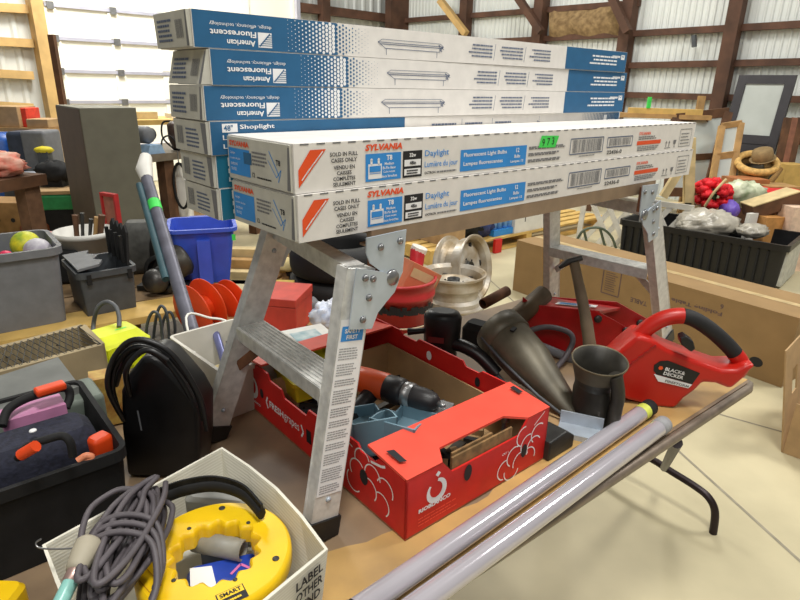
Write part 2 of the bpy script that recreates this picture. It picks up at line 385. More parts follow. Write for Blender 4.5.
for t in (-.5,):
    for n in (.1, .7):
        q = MB(); b = TO+TT*t+TN*n; q.tube([b, b+UZ*(TZ-.03)], .0135, m_leg, 10); q.build('leg', tb, True)
q = MB(); b = TO+TT*.75+TN*.7; q.tube([b, b+UZ*(TZ-.03)], .0135, m_leg, 10); q.build('leg', tb, True)
# second table behind it, on the left
t2 = thing('folding_table', 'dark-topped table on the left under the black crate and wire mesh crate', 'table', TO+TN*.815, math.atan2(TT.y, TT.x))
MB().box((-1.5, .0, TZ-.03), (.08, .5, TZ), M('dark_board', (92, 82, 70), .7, 0, .2, 6)).build('tabletop', t2)
for x in (-1.4, .0):
    for y in (.06, .44): MB().tube([(x, y, 0), (x, y, TZ-.03)], .016, m_leg, 10).build('leg', t2)

# ------------------------------------------------------------------ aluminium work platform
A_ = R_(48.2); U = V((math.sin(A_), math.cos(A_), 0)); VV = V((-math.cos(A_), math.sin(A_), 0)); SO = V((-.143, .802, 0)); PZ = 1.249
RU = math.atan2(U.y, U.x)
pf = thing('work_platform', 'aluminium folding work platform with step legs standing on the table under stacked cartons', 'work platform', SO+UZ*TZ, RU)
H0 = PZ-TZ
q = MB(); q.box((.13, .0, H0-.024), (1.05, .012, H0), m_deck); q.box((.13, .30, H0-.024), (1.05, .312, H0), m_deck); q.box((.13, .012, H0-.006), (1.05, .30, H0), m_deck)
q.box((.13, .0, H0-.028), (1.05, .03, H0-.024), m_deck); q.box((.13, .282, H0-.028), (1.05, .312, H0-.024), m_deck); q.build('deck', pf)
def rail(f, t, m=m_alu, w=.024, d=.054):               # C-shaped side rail, web outwards
    f, t = V(f), V(t); q = MB(); dr = (t-f).normalized(); uu = V((1, 0, 0)); uu = (uu-dr*uu.dot(dr)).normalized(); vv = dr.cross(uu)
    for (a0, a1, b0, b1) in ((-d/2, d/2, -w/2, -w/2+.003), (-d/2, -d/2+.003, -w/2, w/2), (d/2-.003, d/2, -w/2, w/2), (-d/2, -d/2+.012, w/2-.003, w/2), (d/2-.012, d/2, w/2-.003, w/2)):
        vs = [p+uu*a+vv*b for p in (f, t) for a, b in ((a0, b0), (a1, b0), (a1, b1), (a0, b1))]
        q.add(vs, [(0, 1, 2, 3), (7, 6, 5, 4), (0, 4, 5, 1), (1, 5, 6, 2), (2, 6, 7, 3), (3, 7, 4, 0)], m)
    return q, uu, vv, dr
LEG = {'ln': ((.010, -.014, .03), (.092, -.012, .462)), 'lf': ((.000, .368, .03), (.155, .322, .462)), 'rn': ((1.238, -.014, .03), (1.02, -.012, .45)), 'rf': ((1.215, .368, .03), (1.075, .322, .45))}
LR = {}
for key, (f, t) in LEG.items():
    q, uu, vv, dr = rail(f, t); lg = q.build('leg', pf, bevel=.001, seg=1); LR[key] = (V(f), V(t), uu, vv, dr)
    a = V(f)-dr*.03
    q = MB().beam(V(f)-dr*.028, V(f)+dr*.035, .072, .034, m_black, (1, 0, 0)) if False else MB()
    vs = [p+uu*sx*.031+vv*sy*.016 for p in (V(f)-dr*.029, V(f)+dr*.012) for sx, sy in ((-1, -1), (1, -1), (1, 1), (-1, 1))]
    vs = [V((v.x, v.y, max(v.z, 0.001))) for v in vs]
    q.add(vs, [(0, 1, 2, 3), (7, 6, 5, 4), (0, 4, 5, 1), (1, 5, 6, 2), (2, 6, 7, 3), (3, 7, 4, 0)], m_black); fo = q.build('rubber_foot', lg); fo['label'] = 'black rubber foot'
    for s_ in (.05, .405):
        c = V(f)+dr*s_; MB().lathe([(0, .0), (.005, .0), (.004, .003), (0, .004)], m_galv, 10, AX(c-vv*.0122, -vv)).build('rivet', lg)
    if key in ('ln',):                                  # warning sticker on the near leg
        w0 = V(f)+dr*.06; fr = Fr(w0-uu*.0255-vv*.0125, uu, dr); ln = .30
        q = MB(); q.quad(fr, .0, .0, .05, ln, m_pw, .0006)
        q.quad(fr, .004, ln-.035, .042, .024, m_cyan, .0009); q.text(fr, .025, ln-.022, 'SAFETY', m_pw, h=.007, al='c', bold=.02, l=.0012); q.text(fr, .025, ln-.032, 'FIRST', m_pw, h=.007, al='c', bold=.02, l=.0012)
        y = ln-.045; rnd = random.Random(5)
        while y > .012:
            n = rnd.randint(3, 6); h = n*.0042; q.blurb(fr, .004, y-h, .042, h, n, M('ink_pale', (160, 160, 162), .6), .0009, .5); y -= h+.005
        st = q.build('warning_sticker', lg); st['label'] = 'white warning sticker with a blue heading'
def lerp(key, s): f, t, *_ = LR[key]; return f+(t-f)*s
def step(na, fa, s, grooves=True):
    a, b = lerp(na, s), lerp(fa, s-.03); q = MB(); d = (b-a).normalized(); x = V((1, 0, 0))
    for sgn in (1,):
        vs = [p+x*e for p in (a, b) for e in (-.037, .037)]
    T = Mx(((x.x, d.x, 0, a.x), (x.y, d.y, 0, a.y), (x.z, d.z, 1, a.z), (0, 0, 0, 1))); L = (b-a).length
    q.box((-.031, .012, -.003), (.031, L-.012, .0), m_alu, T); q.box((-.031, .012, -.026), (-.028, L-.012, -.003), m_alu, T); q.box((.028, .012, -.026), (.031, L-.012, -.003), m_alu, T)
    for g in range(8): q.box((-.030+g*.008, .014, .0), (-.0262+g*.008, L-.014, .002), m_alu, T)
    return q.build('step', pf)
step('ln', 'lf', .56); step('rn', 'rf', .56)
for na, fa, sx in (('ln', 'lf', -1), ('rn', 'rf', 1)):
    a, b = lerp(na, .97), lerp(fa, .97); MB().beam(a, b, .03, .03, m_alu, (0, 0, 1)).build('top_rail', pf)
    a, b = lerp(fa, .3), lerp(fa, .52)
    st = lerp(na, .52 if sx < 0 else .56)
    m_ = m_rust
    q = MB(); q.beam(lerp(fa, .33)+V((0, -.016, 0)), lerp(fa, .50)+(lerp(na, .52)-lerp(fa, .52)).normalized()*.085-UZ*.006, .02, .003, m_ if sx < 0 else m_alu, (1, 0, 0)); q.build('step_brace', pf)
    q = MB(); q.beam(lerp(na, .36)+V((0, .016, 0)), lerp(na, .52)+(lerp(fa, .52)-lerp(na, .52)).normalized()*.07-UZ*.004, .02, .003, m_alu, (1, 0, 0)); q.build('step_brace', pf)
# hinge plates at the four corners: a rounded plate on the deck and one on the leg
def hinge(s, near):
    y = -.0285 if near else .352-.012; fo_ = 0 if near else .065
    X = (lambda x: x+fo_) if s < 0 else (lambda x: 1.105-x+fo_*.8)
    up_ = [(.098, .485), (.098, .508), (.177, .51), (.171, .442), (.16, .425), (.146, .42), (.135, .43), (.125, .452), (.105, .468)]
    lw = [(.077, .466), (.131, .45), (.150, .436), (.16, .428), (.152, .413), (.135, .40), (.118, .386), (.106, .362), (.062, .372)]
    for nm, out, off in (('deck_hinge_plate', up_, .0), ('leg_hinge_plate', lw, -.003 if near else .003)):
        fr = Fr((0, y+off, 0), (1, 0, 0), (0, 0, 1)); q = MB(); q.prism([(X(a), b) for a, b in out], fr, .0025, m_galv)
        rv = [(.164, .494), (.125, .49)] if nm[0] == 'd' else [(.093, .448), (.108, .444), (.1, .415), (.088, .382)]
        hp = q.build(nm, pf)
        for a, b in rv:
            MB().lathe([(0, .0), (.006, .0), (.0045, .003), (0, .004)], m_steel, 10, AX((X(a), y+off, b) if near else (X(a), y+off-.0025, b), (0, -1, 0))).build('rivet', hp)
        if nm[0] == 'd': MB().lathe([(0, 0), (.014, 0), (.012, .004), (0, .005)], m_steel, 14, AX((X(.148), y+off, .437), (0, -1, 0))).build('pivot', hp)
    q = MB(); q.box((X(.12) if s < 0 else X(.14), y+.003, .44), (X(.14) if s < 0 else X(.12), y+.026, .5), m_rust); q.build('hinge_block', pf)
for s in (-1, 1):
    for near in (True, False): hinge(s, near)

# ------------------------------------------------------------------ white lamp cartons on the platform
CL, CW, CH = 1.235, .19, .067
m_tri = m_orange
def lamp_carton(label, loc, rz, tagged):
    t = thing('lamp_carton', label, 'carton', loc, rz, 'white lamp cartons on the platform')
    q = MB(); q.box((0, 0, 0), (CL, CW, CH), m_white)
    f = Fr((0, 0, 0), (1, 0, 0), (0, 0, 1))
    for k in range(46): q.quad(f, .01+k*.0268, CH-.0022, .014, .0022, m_ink2, .0004)
    q.poly(f, [(.006, .012), (.03, .012), (.053, .057), (.03, .057), (.006, .03)][0:0] or [(.006, .008), (.052, .058), (.026, .058), (.006, .032)], m_orange)
    for i in range(4):
        c = .016+i*.0075; q.line(f, [(c+.001-.006, .018+i*.008), (c+.014-.006, .033+i*.0075)], .0016, m_pw, .0009)
    for i, s in enumerate(('SOLD IN FULL', 'CASES ONLY')): q.text(f, .083, .047-i*.0085, s, m_ink, h=.0058, al='c', bold=.012)
    for i, s in enumerate(('VENDU EN', 'CAISSES', 'COMPLÈTES', 'SEULEMENT')): q.text(f, .083, .0285-i*.008, s, m_ink, h=.0056 if 'È' not in s else .0068, al='c', bold=.012)
    q.text(f, .121, .0515, 'SYLVANIA', m_orange, h=.0095, w=.073, bold=.03, shear=.2)
    q.quad(f, .122, .0065, .07, .0405, m_cyan); q.text(f, .168, .036, 'T8', m_pw, h=.008, al='c', bold=.02)
    for i, s in enumerate(('Medium', 'Bi-Pin Base', 'Culot moyen', 'deux broches')): q.text(f, .168, .029-i*.0062, s, m_pw, h=.0042, al='c', bold=.01)
    for dx in (0, .014): q.quad(f, .133+dx-.002, .03, .004, .008, m_pw, .0009); q.disc(f, .133+dx, .038, .0024, m_pw, .0009)
    q.quad(f, .127, .01, .026, .022, m_pw, .0009); q.quad(f, .129, .02, .022, .009, m_cyan, .0012); q.line(f, [(.129, .018), (.151, .018)], .001, m_cyan, .0012)
    q.quad(f, .196, .0065, .041, .041, m_ink); q.text(f, .2165, .038, '32w', m_pw, h=.006, al='c', bold=.02)
    q.quad(f, .199, .024, .035, .01, m_pw, .0009); q.text(f, .2165, .026, '48in', m_ink, h=.006, al='c', bold=.02, l=.0013); q.quad(f, .199, .01, .035, .01, m_pw, .0009); q.blurb(f, .204, .011, .026, .008, 2, m_ink, .0013)
    q.text(f, .243, .034, 'Daylight', m_cyan, h=.0125, w=.055, bold=.005); q.text(f, .243, .0165, 'Lumière du jour', m_cyan, h=.0125, w=.077, bold=.005)
    q.text(f, .243, .0085, 'OCTRON', m_ink, h=.0042, w=.025, bold=.02); q.blurb(f, .271, .008, .05, .005, 1, m_ink2)
    q.quad(f, .327, .0065, .182, .036, m_cyan); q.text(f, .335, .0285, 'Fluorescent Light Bulbs', m_pw, h=.0088, w=.115, bold=.012); q.text(f, .335, .0135, 'Lampes fluorescentes', m_pw, h=.0088, w=.105, bold=.012)
    q.text(f, .482, .031, '12', m_pw, h=.008, al='c', bold=.015); q.text(f, .482, .021, 'Bulbs', m_pw, h=.006, al='c', bold=.012); q.text(f, .482, .0115, 'Lampes 12', m_pw, h=.006, w=.038, al='c', bold=.012)
    for i in range(3): q.blurb(f, .516, .009+i*.012, .12, .006, 2, m_ink2, fill=.8)
    for x, y, w_, h_ in ((.655, .0165, .125, .031), (.798, .024, .108, .021)):
        q.line(f, [(x, y), (x+w_, y), (x+w_, y+h_), (x, y+h_), (x, y)], .0022, m_ink3); q.bars(f, x+.008, y+.003, w_-.016, h_-.006, m_ink2)
    q.blurb(f, .69, .010, .07, .003, 1, m_ink2); q.text(f, .80, .009, '22436-0', m_ink, h=.0085, w=.064, bold=.012)
    q.text(f, .935, .045, 'SYLVANIA', m_orange, h=.007, w=.056, bold=.02); q.blurb(f, .935, .034, .10, .009, 2, m_ink2); q.quad(f, .93, .0225, .118, .009, m_orange); q.blurb(f, .935, .008, .11, .012, 3, m_ink2)
    for i in range(2): x = 1.08+i*.016; q.line(f, [(x, .012), (x, .022)], .003, m_ink2); q.poly(f, [(x-.005, .021), (x+.005, .021), (x, .027)], m_ink2)
    q.line(f, [(1.072, .009), (1.104, .009)], .0015, m_ink2); q.poly(f, [(1.118, .027), (1.134, .027), (1.131, .018), (1.127, .016), (1.127, .011), (1.131, .009), (1.121, .009), (1.125, .011), (1.125, .016), (1.119, .018)], m_ink2)
    q.line(f, [(1.15, .009), (1.215, .009), (1.215, .052), (1.15, .052), (1.15, .009)], .0014, m_ink2); q.blurb(f, 1.156, .014, .052, .032, 4, m_ink2, fill=.3)
    q.build('carton_body', t, bevel=.0015, seg=1)
    # slanted end flap with its printing
    e = MB(); e.box((-.004, .004, .002), (-.0005, CW-.004, CH-.002), m_carton_end)
    f = Fr((-.004, CW, 0), (0, -1, 0), (0, 0, 1))
    e.text(f, .012, .052, 'SYLVANIA', m_orange, h=.008, w=.062, bold=.03); e.quad(f, .008, .009, .066, .0395, m_cyan)
    for i, s in enumerate(('Daylight', 'Lumière du jour', 'octron', 'T8 F32')): e.text(f, .013, .039-i*.008, s, m_pw, h=.0045)
    if tagged: e.quad(f, .056, .028, .024, .017, m_blue, .0009)
    e.blurb(f, .082, .028, .05, .022, 4, m_ink2, fill=.5); e.text(f, .08, .011, '12', m_ink, h=.007, bold=.01); e.blurb(f, .094, .010, .045, .004, 1, m_ink)
    e.line(f, [(.132, .053), (.158, .02), (.155, .012)], .0018, m_cyan); e.line(f, [(.128, .04), (.15, .018), (.163, .03), (.16, .02)], .0012, m_cyan); e.text(f, .15, .035, 'T8', m_ink, h=.008, bold=.015)
    e.poly(f, [(.178, .004), (.186, .004), (.186, .062), (.182, .062)], m_ink2); e.build('end_flap', t)
    if tagged:
        s = MB(); f = Fr((0, 0, 0), (1, 0, 0), (0, 0, 1)); s.poly(f, [(.545, .036), (.60, .034), (.61, .056), (.552, .058)], m_green, .0012)
        for i, c in enumerate('973'): s.text(f, .555+i*.016, .038+.001*i, c, m_ink, h=.014, l=.0016)
        st = s.build('price_sticker', t); st['label'] = 'bright green sticker with a handwritten number'
    return t
lamp_carton('lower white fluorescent lamp carton, resting on the platform deck, orange triangle on the end', SO+UZ*(PZ+.0005), RU, False)
lamp_carton('upper white fluorescent lamp carton with the bright green price sticker', SO+UZ*(PZ+CH+.0015)+U*-.001+VV*.004, RU, True)

# ------------------------------------------------------------------ blue shop light cartons
m_teal = M('print_teal', (22, 104, 132), .5, 0, .05, 30)
BL, BW, BH = 1.222, .128, .0508
m_dot = m_pw
def blue_base(q, flip):
    q.box((0, 0, 0), (BL, BW, BH), m_white)
def shoplight_american(label, loc, rz, skew, teal=False):
    t = thing('shoplight_carton', label, 'carton', loc, rz, 'blue shop light cartons on the platform')
    q = MB(); q.box((0, 0, 0), (BL, BW, BH), m_white); f = Fr((0, 0, 0), (1, 0, 0), (0, 0, 1)); g = f.turned(BL, BH)
    q.quad(f, .001, .0005, .2515, BH-.001, m_blue, .0004); q.quad(f, .935, .0005, BL-.936, BH-.001, m_blue, .0004)
    px_, ny = .0068, 8                                              # halftone fade from blue to white
    for i in range(25):
        for j in range(-1, ny+1):
            x = .158+i*px_; y = (j+.5+(.5 if i % 2 else 0))*BH/ny
            r = .0040*i/25
            if y > BH-r-.0005 or y < r+.0005: continue
            if x < .2515: q.disc(f, x, y, max(.0006, .0036*(x-.145)/.1065), m_pw, .0007, 8)
            else: q.disc(f, x, y, max(.0005, .0026*(1-(x-.2515)/.078)), m_blue, .0005, 6)
    q.text(g, BL-.099, .037, 'American', m_pw, h=.0085, w=.047, bold=.015); q.text(g, BL-.101, .0245, 'Fluorescent', m_pw, h=.0085, w=.075, bold=.015)
    q.text(g, BL-.128, .0135, 'design, efficiency, technology', m_pw, h=.0065, w=.102)
    q.quad(g, BL-.128, .0245, .024, .0215, m_pw, .0007)
    for i in range(6): q.line(g, [(BL-.128, .028+i*.003), (BL-.123+i*.0037, .028+i*.003)], .0009, m_blue, .001)
    q.line(g, [(BL-.125, .0255), (BL-.106, .0445)], .0018, m_blue, .001)
    x0 = BL-.512; y0 = .016                                         # outline drawing of the fixture
    q.line(g, [(x0+.0, y0+.008), (x0+.012, y0+.018), (x0+.15, y0+.018), (x0+.168, y0+.008), (x0, y0+.008)], .0011, m_ink3); q.line(g, [(x0+.004, y0+.011), (x0+.164, y0+.011)], .0012, m_ink3); q.line(g, [(x0+.01, y0+.003), (x0+.158, y0+.003), (x0+.168, y0+.008)], .0008, m_ink3); q.line(g, [(x0, y0+.008), (x0+.01, y0+.003)], .0008, m_ink3)
    for dx in (.018, .148): q.line(g, [(x0+dx, y0+.018), (x0+dx, y0+.029)], .0013, m_ink3)
    q.line(g, [(x0+.002, y0+.008), (x0+.012, y0+.014), (x0+.004, y0+.017), (x0+.014, y0+.005), (x0-.001, y0+.013)], .0011, m_ink3)
    for i in range(3):
        q.blurb(g, .352+i*.105, .012, .085, .028, 4, m_ink3, fill=.42)
        if i: q.line(g, [(.342+i*.105, .010), (.346+i*.105, .042)], .0011, m_ink3)
    for i in range(3): q.blurb(g, .055 if i else .05, .012+i*.0, .15, .026, 3, m_pw, fill=.45) if i == 0 else None
    q.quad(g, .012, .008, .019, .012, m_pw, .0007); q.line(g, [(.016, .010), (.021, .014), (.028, .010)], .0016, m_blue, .001); q.blurb(g, .036, .009, .05, .009, 1, m_pw)
    q.build('carton_body', t, bevel=.0012, seg=1)
    e = MB(); z0, z1 = skew                                       # tucked end flap, slightly sprung open
    e.add([(-.002-z0, .002, .001), (-.002-z1, .002, BH-.001), (-.002-z1, BW-.002, BH-.001), (-.002-z0, BW-.002, .001), (-.0005, .002, .001), (-.0005, .002, BH-.001), (-.0005, BW-.002, BH-.001), (-.0005, BW-.002, .001)],
          [(0, 1, 2, 3), (7, 6, 5, 4), (0, 4, 5, 1), (1, 5, 6, 2), (2, 6, 7, 3), (3, 7, 4, 0)], m_carton_end)
    f = Fr((-.0022-z0, BW, .001), (0, -1, 0), (z0-z1, 0, BH)); g = f.turned(BW, BH)
    f = Fr((-.0022-z0, BW, .001), (0, -1, 0), (z0-z1, 0, BH)); e.blurb(f, .015, .007, .06, .034, 5, m_ink3, fill=.5); e.bars(f, .084, .012, .026, .025, m_ink2); e.poly(f, [(.118, .001), (BW-.003, .001), (BW-.003, BH-.003), (.122, BH-.003)], m_ink2, .0005)
    e.build('end_flap', t)
    return t
def shoplight_plain(label, loc, rz, text):
    t = thing('shoplight_carton', label, 'carton', loc, rz, 'blue shop light cartons on the platform')
    q = MB(); q.box((0, 0, 0), (BL, BW, BH), m_white); f = Fr((0, 0, 0), (1, 0, 0), (0, 0, 1))
    q.quad(f, .001, .0005, .40, BH-.001, m_blue if text else m_teal, .0004)
    q.quad(f, .020, .034, .026, .013, m_pw, .0007); q.text(f, .0225, .0362, '48"', m_blue, h=.0088, bold=.012, l=.001); q.text(f, .050, .0365, 'Shoplight', m_pw, h=.0088, w=.062, bold=.012)
    q.text(f, .020, .0215, "Luminaire d'atelier 121,9 cm", m_pw, h=.0088, w=.21, bold=.006); q.text(f, .020, .0075, "Luz para taller 121,9 cm", m_pw, h=.0088, w=.18, bold=.006)
    for i in range(3):
        q.blurb(f, .475+i*.10, .022, .075, .018, 2, m_ink3, fill=.4)
        if i: q.line(f, [(.465+i*.10, .018), (.465+i*.10, .044)], .0011, m_ink3)
    x0 = .83; q.line(f, [(x0, .03), (x0+.16, .03), (x0+.17, .022), (x0+.01, .02), (x0, .03)], .0011, m_ink3); q.line(f, [(x0+.01, .03), (x0+.01, .046)], .0009, m_ink3); q.line(f, [(x0, .024), (x0+.012, .033), (x0+.002, .035), (x0+.014, .02)], .0012, m_ink3)
    for i in range(26): q.quad(f, 1.03+i*.0072, .001, .0072*(i+2)/27, BH-.002, m_blue, .0004)
    q.quad(f, 1.135, .010, .016, .034, m_pw, .0008); q.blurb(f, 1.158, .026, .045, .009, 1, m_pw)
    q.build('carton_body', t, bevel=.0012, seg=1)
    e = MB(); e.box((-.005, .002, .001), (-.0005, BW-.002, BH-.001), m_carton_end); f = Fr((-.005, BW, 0), (0, -1, 0), (0, 0, 1))
    e.bars(f, .014, .012, .024, .028, m_ink2); e.blurb(f, .05, .008, .05, .032, 5, m_ink3, fill=.45); e.poly(f, [(.114, .002), (BW-.003, .002), (BW-.003, BH-.003), (.108, BH-.003)], m_ink2, .0005)
    e.build('end_flap', t); return t
BO = SO+U*-.0325+VV*.1975
rows = [('lowest blue shop light carton, at the bottom of the stack of six', .012, 0), ('second blue shop light carton from the bottom, its end beside the white lamp cartons', .010, 0), ('blue carton lettered 48 inch Shoplight, just behind the white lamp carton', .004, 0),
        ('third blue carton from the top with upside-down printing', .0, 1), ('second blue carton from the top, its end flap sprung outward at the bottom', .014, 1), ('topmost blue carton of the stack with upside-down printing', -.008, 1)]
for i, (lb, du, kind) in enumerate(rows):
    loc = BO+U*du+UZ*(PZ+.0006+i*(BH+.0007))+VV*(.002*(i % 2)); rz = RU+R_((0, -.3, .25, -.2, .3, 0)[i])
    if kind: shoplight_american(lb, loc, rz, ((.002, .0), (.014, .001), (.003, .005))[i-3])
    else: shoplight_plain(lb, loc, rz, i == 2)

# ------------------------------------------------------------------ red fruit box and what is in it
GC = V((.017, .79, TZ+.001)); E1 = V((.291, .247, 0)).normalized(); E2 = V((-E1.y, E1.x, 0)); GW, GL, GH = .376, .60, .122
gz = math.atan2(E1.y, E1.x)
gb = thing('fruit_box', 'red printed cardboard grape box with white grape outlines, open on top', 'cardboard box', GC, gz)
q = MB(); q.box((0, 0, 0), (GW, GL, .004), m_card); q.build('bottom', gb)
def side_profile(L, H, dips):
    return [(0, 0), (L, 0)]+[(x, y) for x, y in reversed(dips)]
q = MB(); fl = Fr((0, GL, 0), (0, -1, 0), (0, 0, 1))                # long left side seen from outside: x runs from far to near
prof = [(0, 0), (GL, 0), (GL, GH-.006), (GL-.045, GH), (GL-.075, GH), (GL-.085, GH-.012), (GL-.125, GH-.012), (GL-.135, GH), (GL-.2, GH), (GL-.215, GH-.01), (.30, GH-.01), (.29, GH-.028), (.2, GH-.028), (.19, GH-.012), (.14, GH-.012), (.13, GH+.002), (.075, GH+.002), (.07, GH-.012), (.045, GH-.012), (.04, GH+.002), (0, GH+.002)]
q.prism(prof, fl, .004, m_red)
def arcs(q, fr, cs, r, m=m_pw, a0=20, a1=200, wd=.0026):
    for (x, y, t) in cs: q.line(fr, [(x+r*math.cos(R_(t+a0+(a1-a0)*k/10)), y+r*math.sin(R_(t+a0+(a1-a0)*k/10))) for k in range(11)], wd, m, .0008)
arcs(q, fl, [(.44, .088, 40), (.48, .095, 0), (.425, .06, 60), (.465, .066, 20), (.51, .078, -20), (.545, .07, -40), (.50, .045, -60), (.455, .038, 120), (.535, .035, -70)], .022)
q.line(fl, [(.505, .106), (.535, .112), (.545, .117)], .005, m_pw)
q.disc(fl, .485, .062, .012, m_ink, .0009, 14, .016); q.disc(fl, .1, .062, .008, m_ink, .0009, 14, .012)
for a in range(0, 300, 12): q.line(fl, [(.056+.020*math.cos(R_(a+140)), .062+.024*math.sin(R_(a+140))), (.056+.020*math.cos(R_(a+154)), .062+.024*math.sin(R_(a+154)))], .007*abs(math.sin(R_(a*.6)))+.005, m_pw)
q.disc(fl, .05, .098, .006, m_pw, .0009, 8); q.text(fl, .03, .022, 'RIOBLANCO', m_pw, h=.006, w=.06, bold=.02)
q.text(fl, .135, .043, 'FRESH', m_pw, h=.017, w=.062, bold=.02); q.text(fl, .2, .038, 'grapes', m_pw, h=.02, w=.062)
q.line(fl, [(.127, .064), (.12, .05), (.127, .036)], .005, m_pw); q.line(fl, [(.270, .064), (.278, .05), (.270, .036)], .005, m_pw); q.quad(fl, .29, .035, .018, .03, m_blackm, .0008)
q.build('side_panel', gb)
q = MB(); fr_ = Fr((GW, 0, 0), (0, 1, 0), (0, 0, 1))
prof = [(0, 0), (GL, 0), (GL, GH+.012), (.46, GH+.012), (.45, GH+.002), (.40, GH+.002), (.39, GH+.012), (.24, GH+.012), (.23, GH), (.19, GH), (.18, GH+.008), (.1, GH+.008), (0, GH-.004)]
q.prism(prof, fr_, .004, m_red)
fi = Fr((GW-.0045, GL, 0), (0, -1, 0), (0, 0, 1)); q.disc(fi, .25, .105, .009, m_pw, .0008, 12, .012); q.disc(fi, .41, .1, .008, m_ink, .0008, 12, .012); q.build('side_panel', gb)
MB().box((GW-.016, .02, .004), (GW-.012, GL-.1, .088), m_card).build('inner_liner', gb)
MB().box((.02, GL-.105, .004), (GW-.012, GL-.1, .088), m_card).build('inner_liner', gb)
# near end with hand hole and folded top
def end_panel(y0, sgn, near):
    fr = Fr((0, y0, 0), (1, 0, 0), (0, 0, 1)) if near else Fr((GW, y0, 0), (-1, 0, 0), (0, 0, 1))
    q = MB(); H = GH
    q.prism([(0, 0), (GW, 0), (GW, H), (.31, H), (.285, H-.03), (.105, H-.03), (.08, H), (0, H)], fr, .004, m_red)
    if near:
        for a in range(0, 300, 12): q.line(fr, [(.068+.019*math.cos(R_(a+140)), .072+.02*math.sin(R_(a+140))), (.068+.019*math.cos(R_(a+154)), .072+.02*math.sin(R_(a+154)))], .007*abs(math.sin(R_(a*.6)))+.005, m_pw)
        q.disc(fr, .07, .104, .006, m_pw, .0009, 4); q.text(fr, .028, .042, 'RIOBLANCO', m_pw, h=.0085, w=.075, bold=.03); q.blurb(fr, .028, .014, .10, .02, 3, m_redf, fill=.35)
        q.disc(fr, .145, .072, .010, m_ink, .0009, 16, .017); q.text(fr, .238, .066, 'CAT 1', m_pw, h=.005, bold=.01)
        arcs(q, fr, [(.25, .03, 60), (.275, .05, 40), (.295, .03, 0), (.27, .02, 150), (.315, .062, 50), (.335, .05, 10), (.32, .03, -40), (.345, .075, 30), (.30, .085, 60)], .021)
        q.line(fr, [(.33, .098), (.36, .118)], .002, m_pw); q.disc(fr, .305, .05, .009, m_ink, .0009, 14, .015)
    ep = q.build('end_panel', gb)
    sg = 1 if near else -1; y1 = y0+sg*.105
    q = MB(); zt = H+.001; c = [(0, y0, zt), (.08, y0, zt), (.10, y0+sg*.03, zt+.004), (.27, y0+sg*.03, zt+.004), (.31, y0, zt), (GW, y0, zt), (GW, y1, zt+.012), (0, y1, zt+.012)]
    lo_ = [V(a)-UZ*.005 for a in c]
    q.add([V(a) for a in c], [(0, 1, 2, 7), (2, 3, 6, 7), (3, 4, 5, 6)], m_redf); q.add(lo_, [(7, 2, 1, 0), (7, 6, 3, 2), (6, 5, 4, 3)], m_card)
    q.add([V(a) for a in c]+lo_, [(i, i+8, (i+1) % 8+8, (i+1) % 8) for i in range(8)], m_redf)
    fr = Fr((0, y0, zt+.003), (1, 0, 0), (0, sg, .12)); 
    if near: q.poly(fr, [(.012, .07), (.026, .065), (.026, .03), (.014, .035)], m_ink, .002); q.poly(fr, [(.352, .085), (.364, .085), (.364, .06), (.352, .06)], m_ink, .002)
    fo = q.build('handle_flap', gb); fo['label'] = 'folded red handle flap with glare put into its colour'
    if near:
        for k in range(2): MB().box((.11+k*.005, y0+.006+k*.006, H-.034), (.27-k*.05, y0+.010+k*.006, H-.008+k*.004), m_cardd).build('flap_layer', gb)
end_panel(0, 1, True); end_panel(GL, -1, False)
GT = Mx.Translation(GC) @ Mx.Rotation(gz, 4, 'Z')
GP = lambda x, y, z: GT @ V((x, y, z))
# drill lying on the contents
d0_, d1_ = W(358, 378, .856), W(438, 404, .85); dd = (d1_-d0_).normalized(); DL_ = (d1_-d0_).length
dr_ = thing('cordless_drill', 'orange and black cordless drill lying in the red grape box', 'drill', (d0_+d1_)/2-UZ*.03, math.atan2(dd.y, dd.x))
T = LOC[dr_.name].inverted() @ AX(d0_, dd)
m_drillo = M('drill_orange', (228, 88, 34), .4, 0, .06, 14); m_drillb = M('drill_black', (34, 32, 34), .45, 0, .15, 20); m_cloth = M('grey_block', (120, 116, 108), .7)
L = DL_
MB().lathe([(0, -.01), (.018, -.008), (.027, .0), (.029, .02), (.03, L*.36), (.026, L*.42)], m_drillo, 20, T).build('motor_housing', dr_)
MB().lathe([(.025, L*.36), (.029, L*.38), (.03, L*.55), (.027, L*.60), (0, L*.6)], m_drillb, 20, T).build('gear_collar', dr_)
MB().lathe([(.026, L*.6), (.0265, L*.7), (0, L*.7)], m_steel, 20, T).build('silver_ring', dr_)
chuck_ = MB().lathe([(.024, L*.7), (.024, L*.84), (.02, L*.95), (.012, L*1.0), (0, L*1.0)], m_drillb, 20, T).build('chuck', dr_)
MB().lathe([(0, L), (.006, L), (.005, L*1.08), (0, L*1.09)], m_steel, 10, T).build('bit_holder', chuck_)
side = dd.cross(UZ).normalized()
hq = MB(); hq.tube([d0_+dd*.045-UZ*.01, d0_+dd*.04+side*.05-UZ*.03, d0_+dd*.03+side*.09-UZ*.045], [.019, .018, .02], m_drillb, 12); hq.build('handle', dr_, True)
q = MB(); e = d0_+dd*(.16)+side*.03-UZ*.045
q = MB(); q.tube([W(425, 408, .80), W(444, 404, .80)], .011, m_drillb, 10); one('black_socket', 'small black round tool just beyond the drill chuck', 'tool', q)
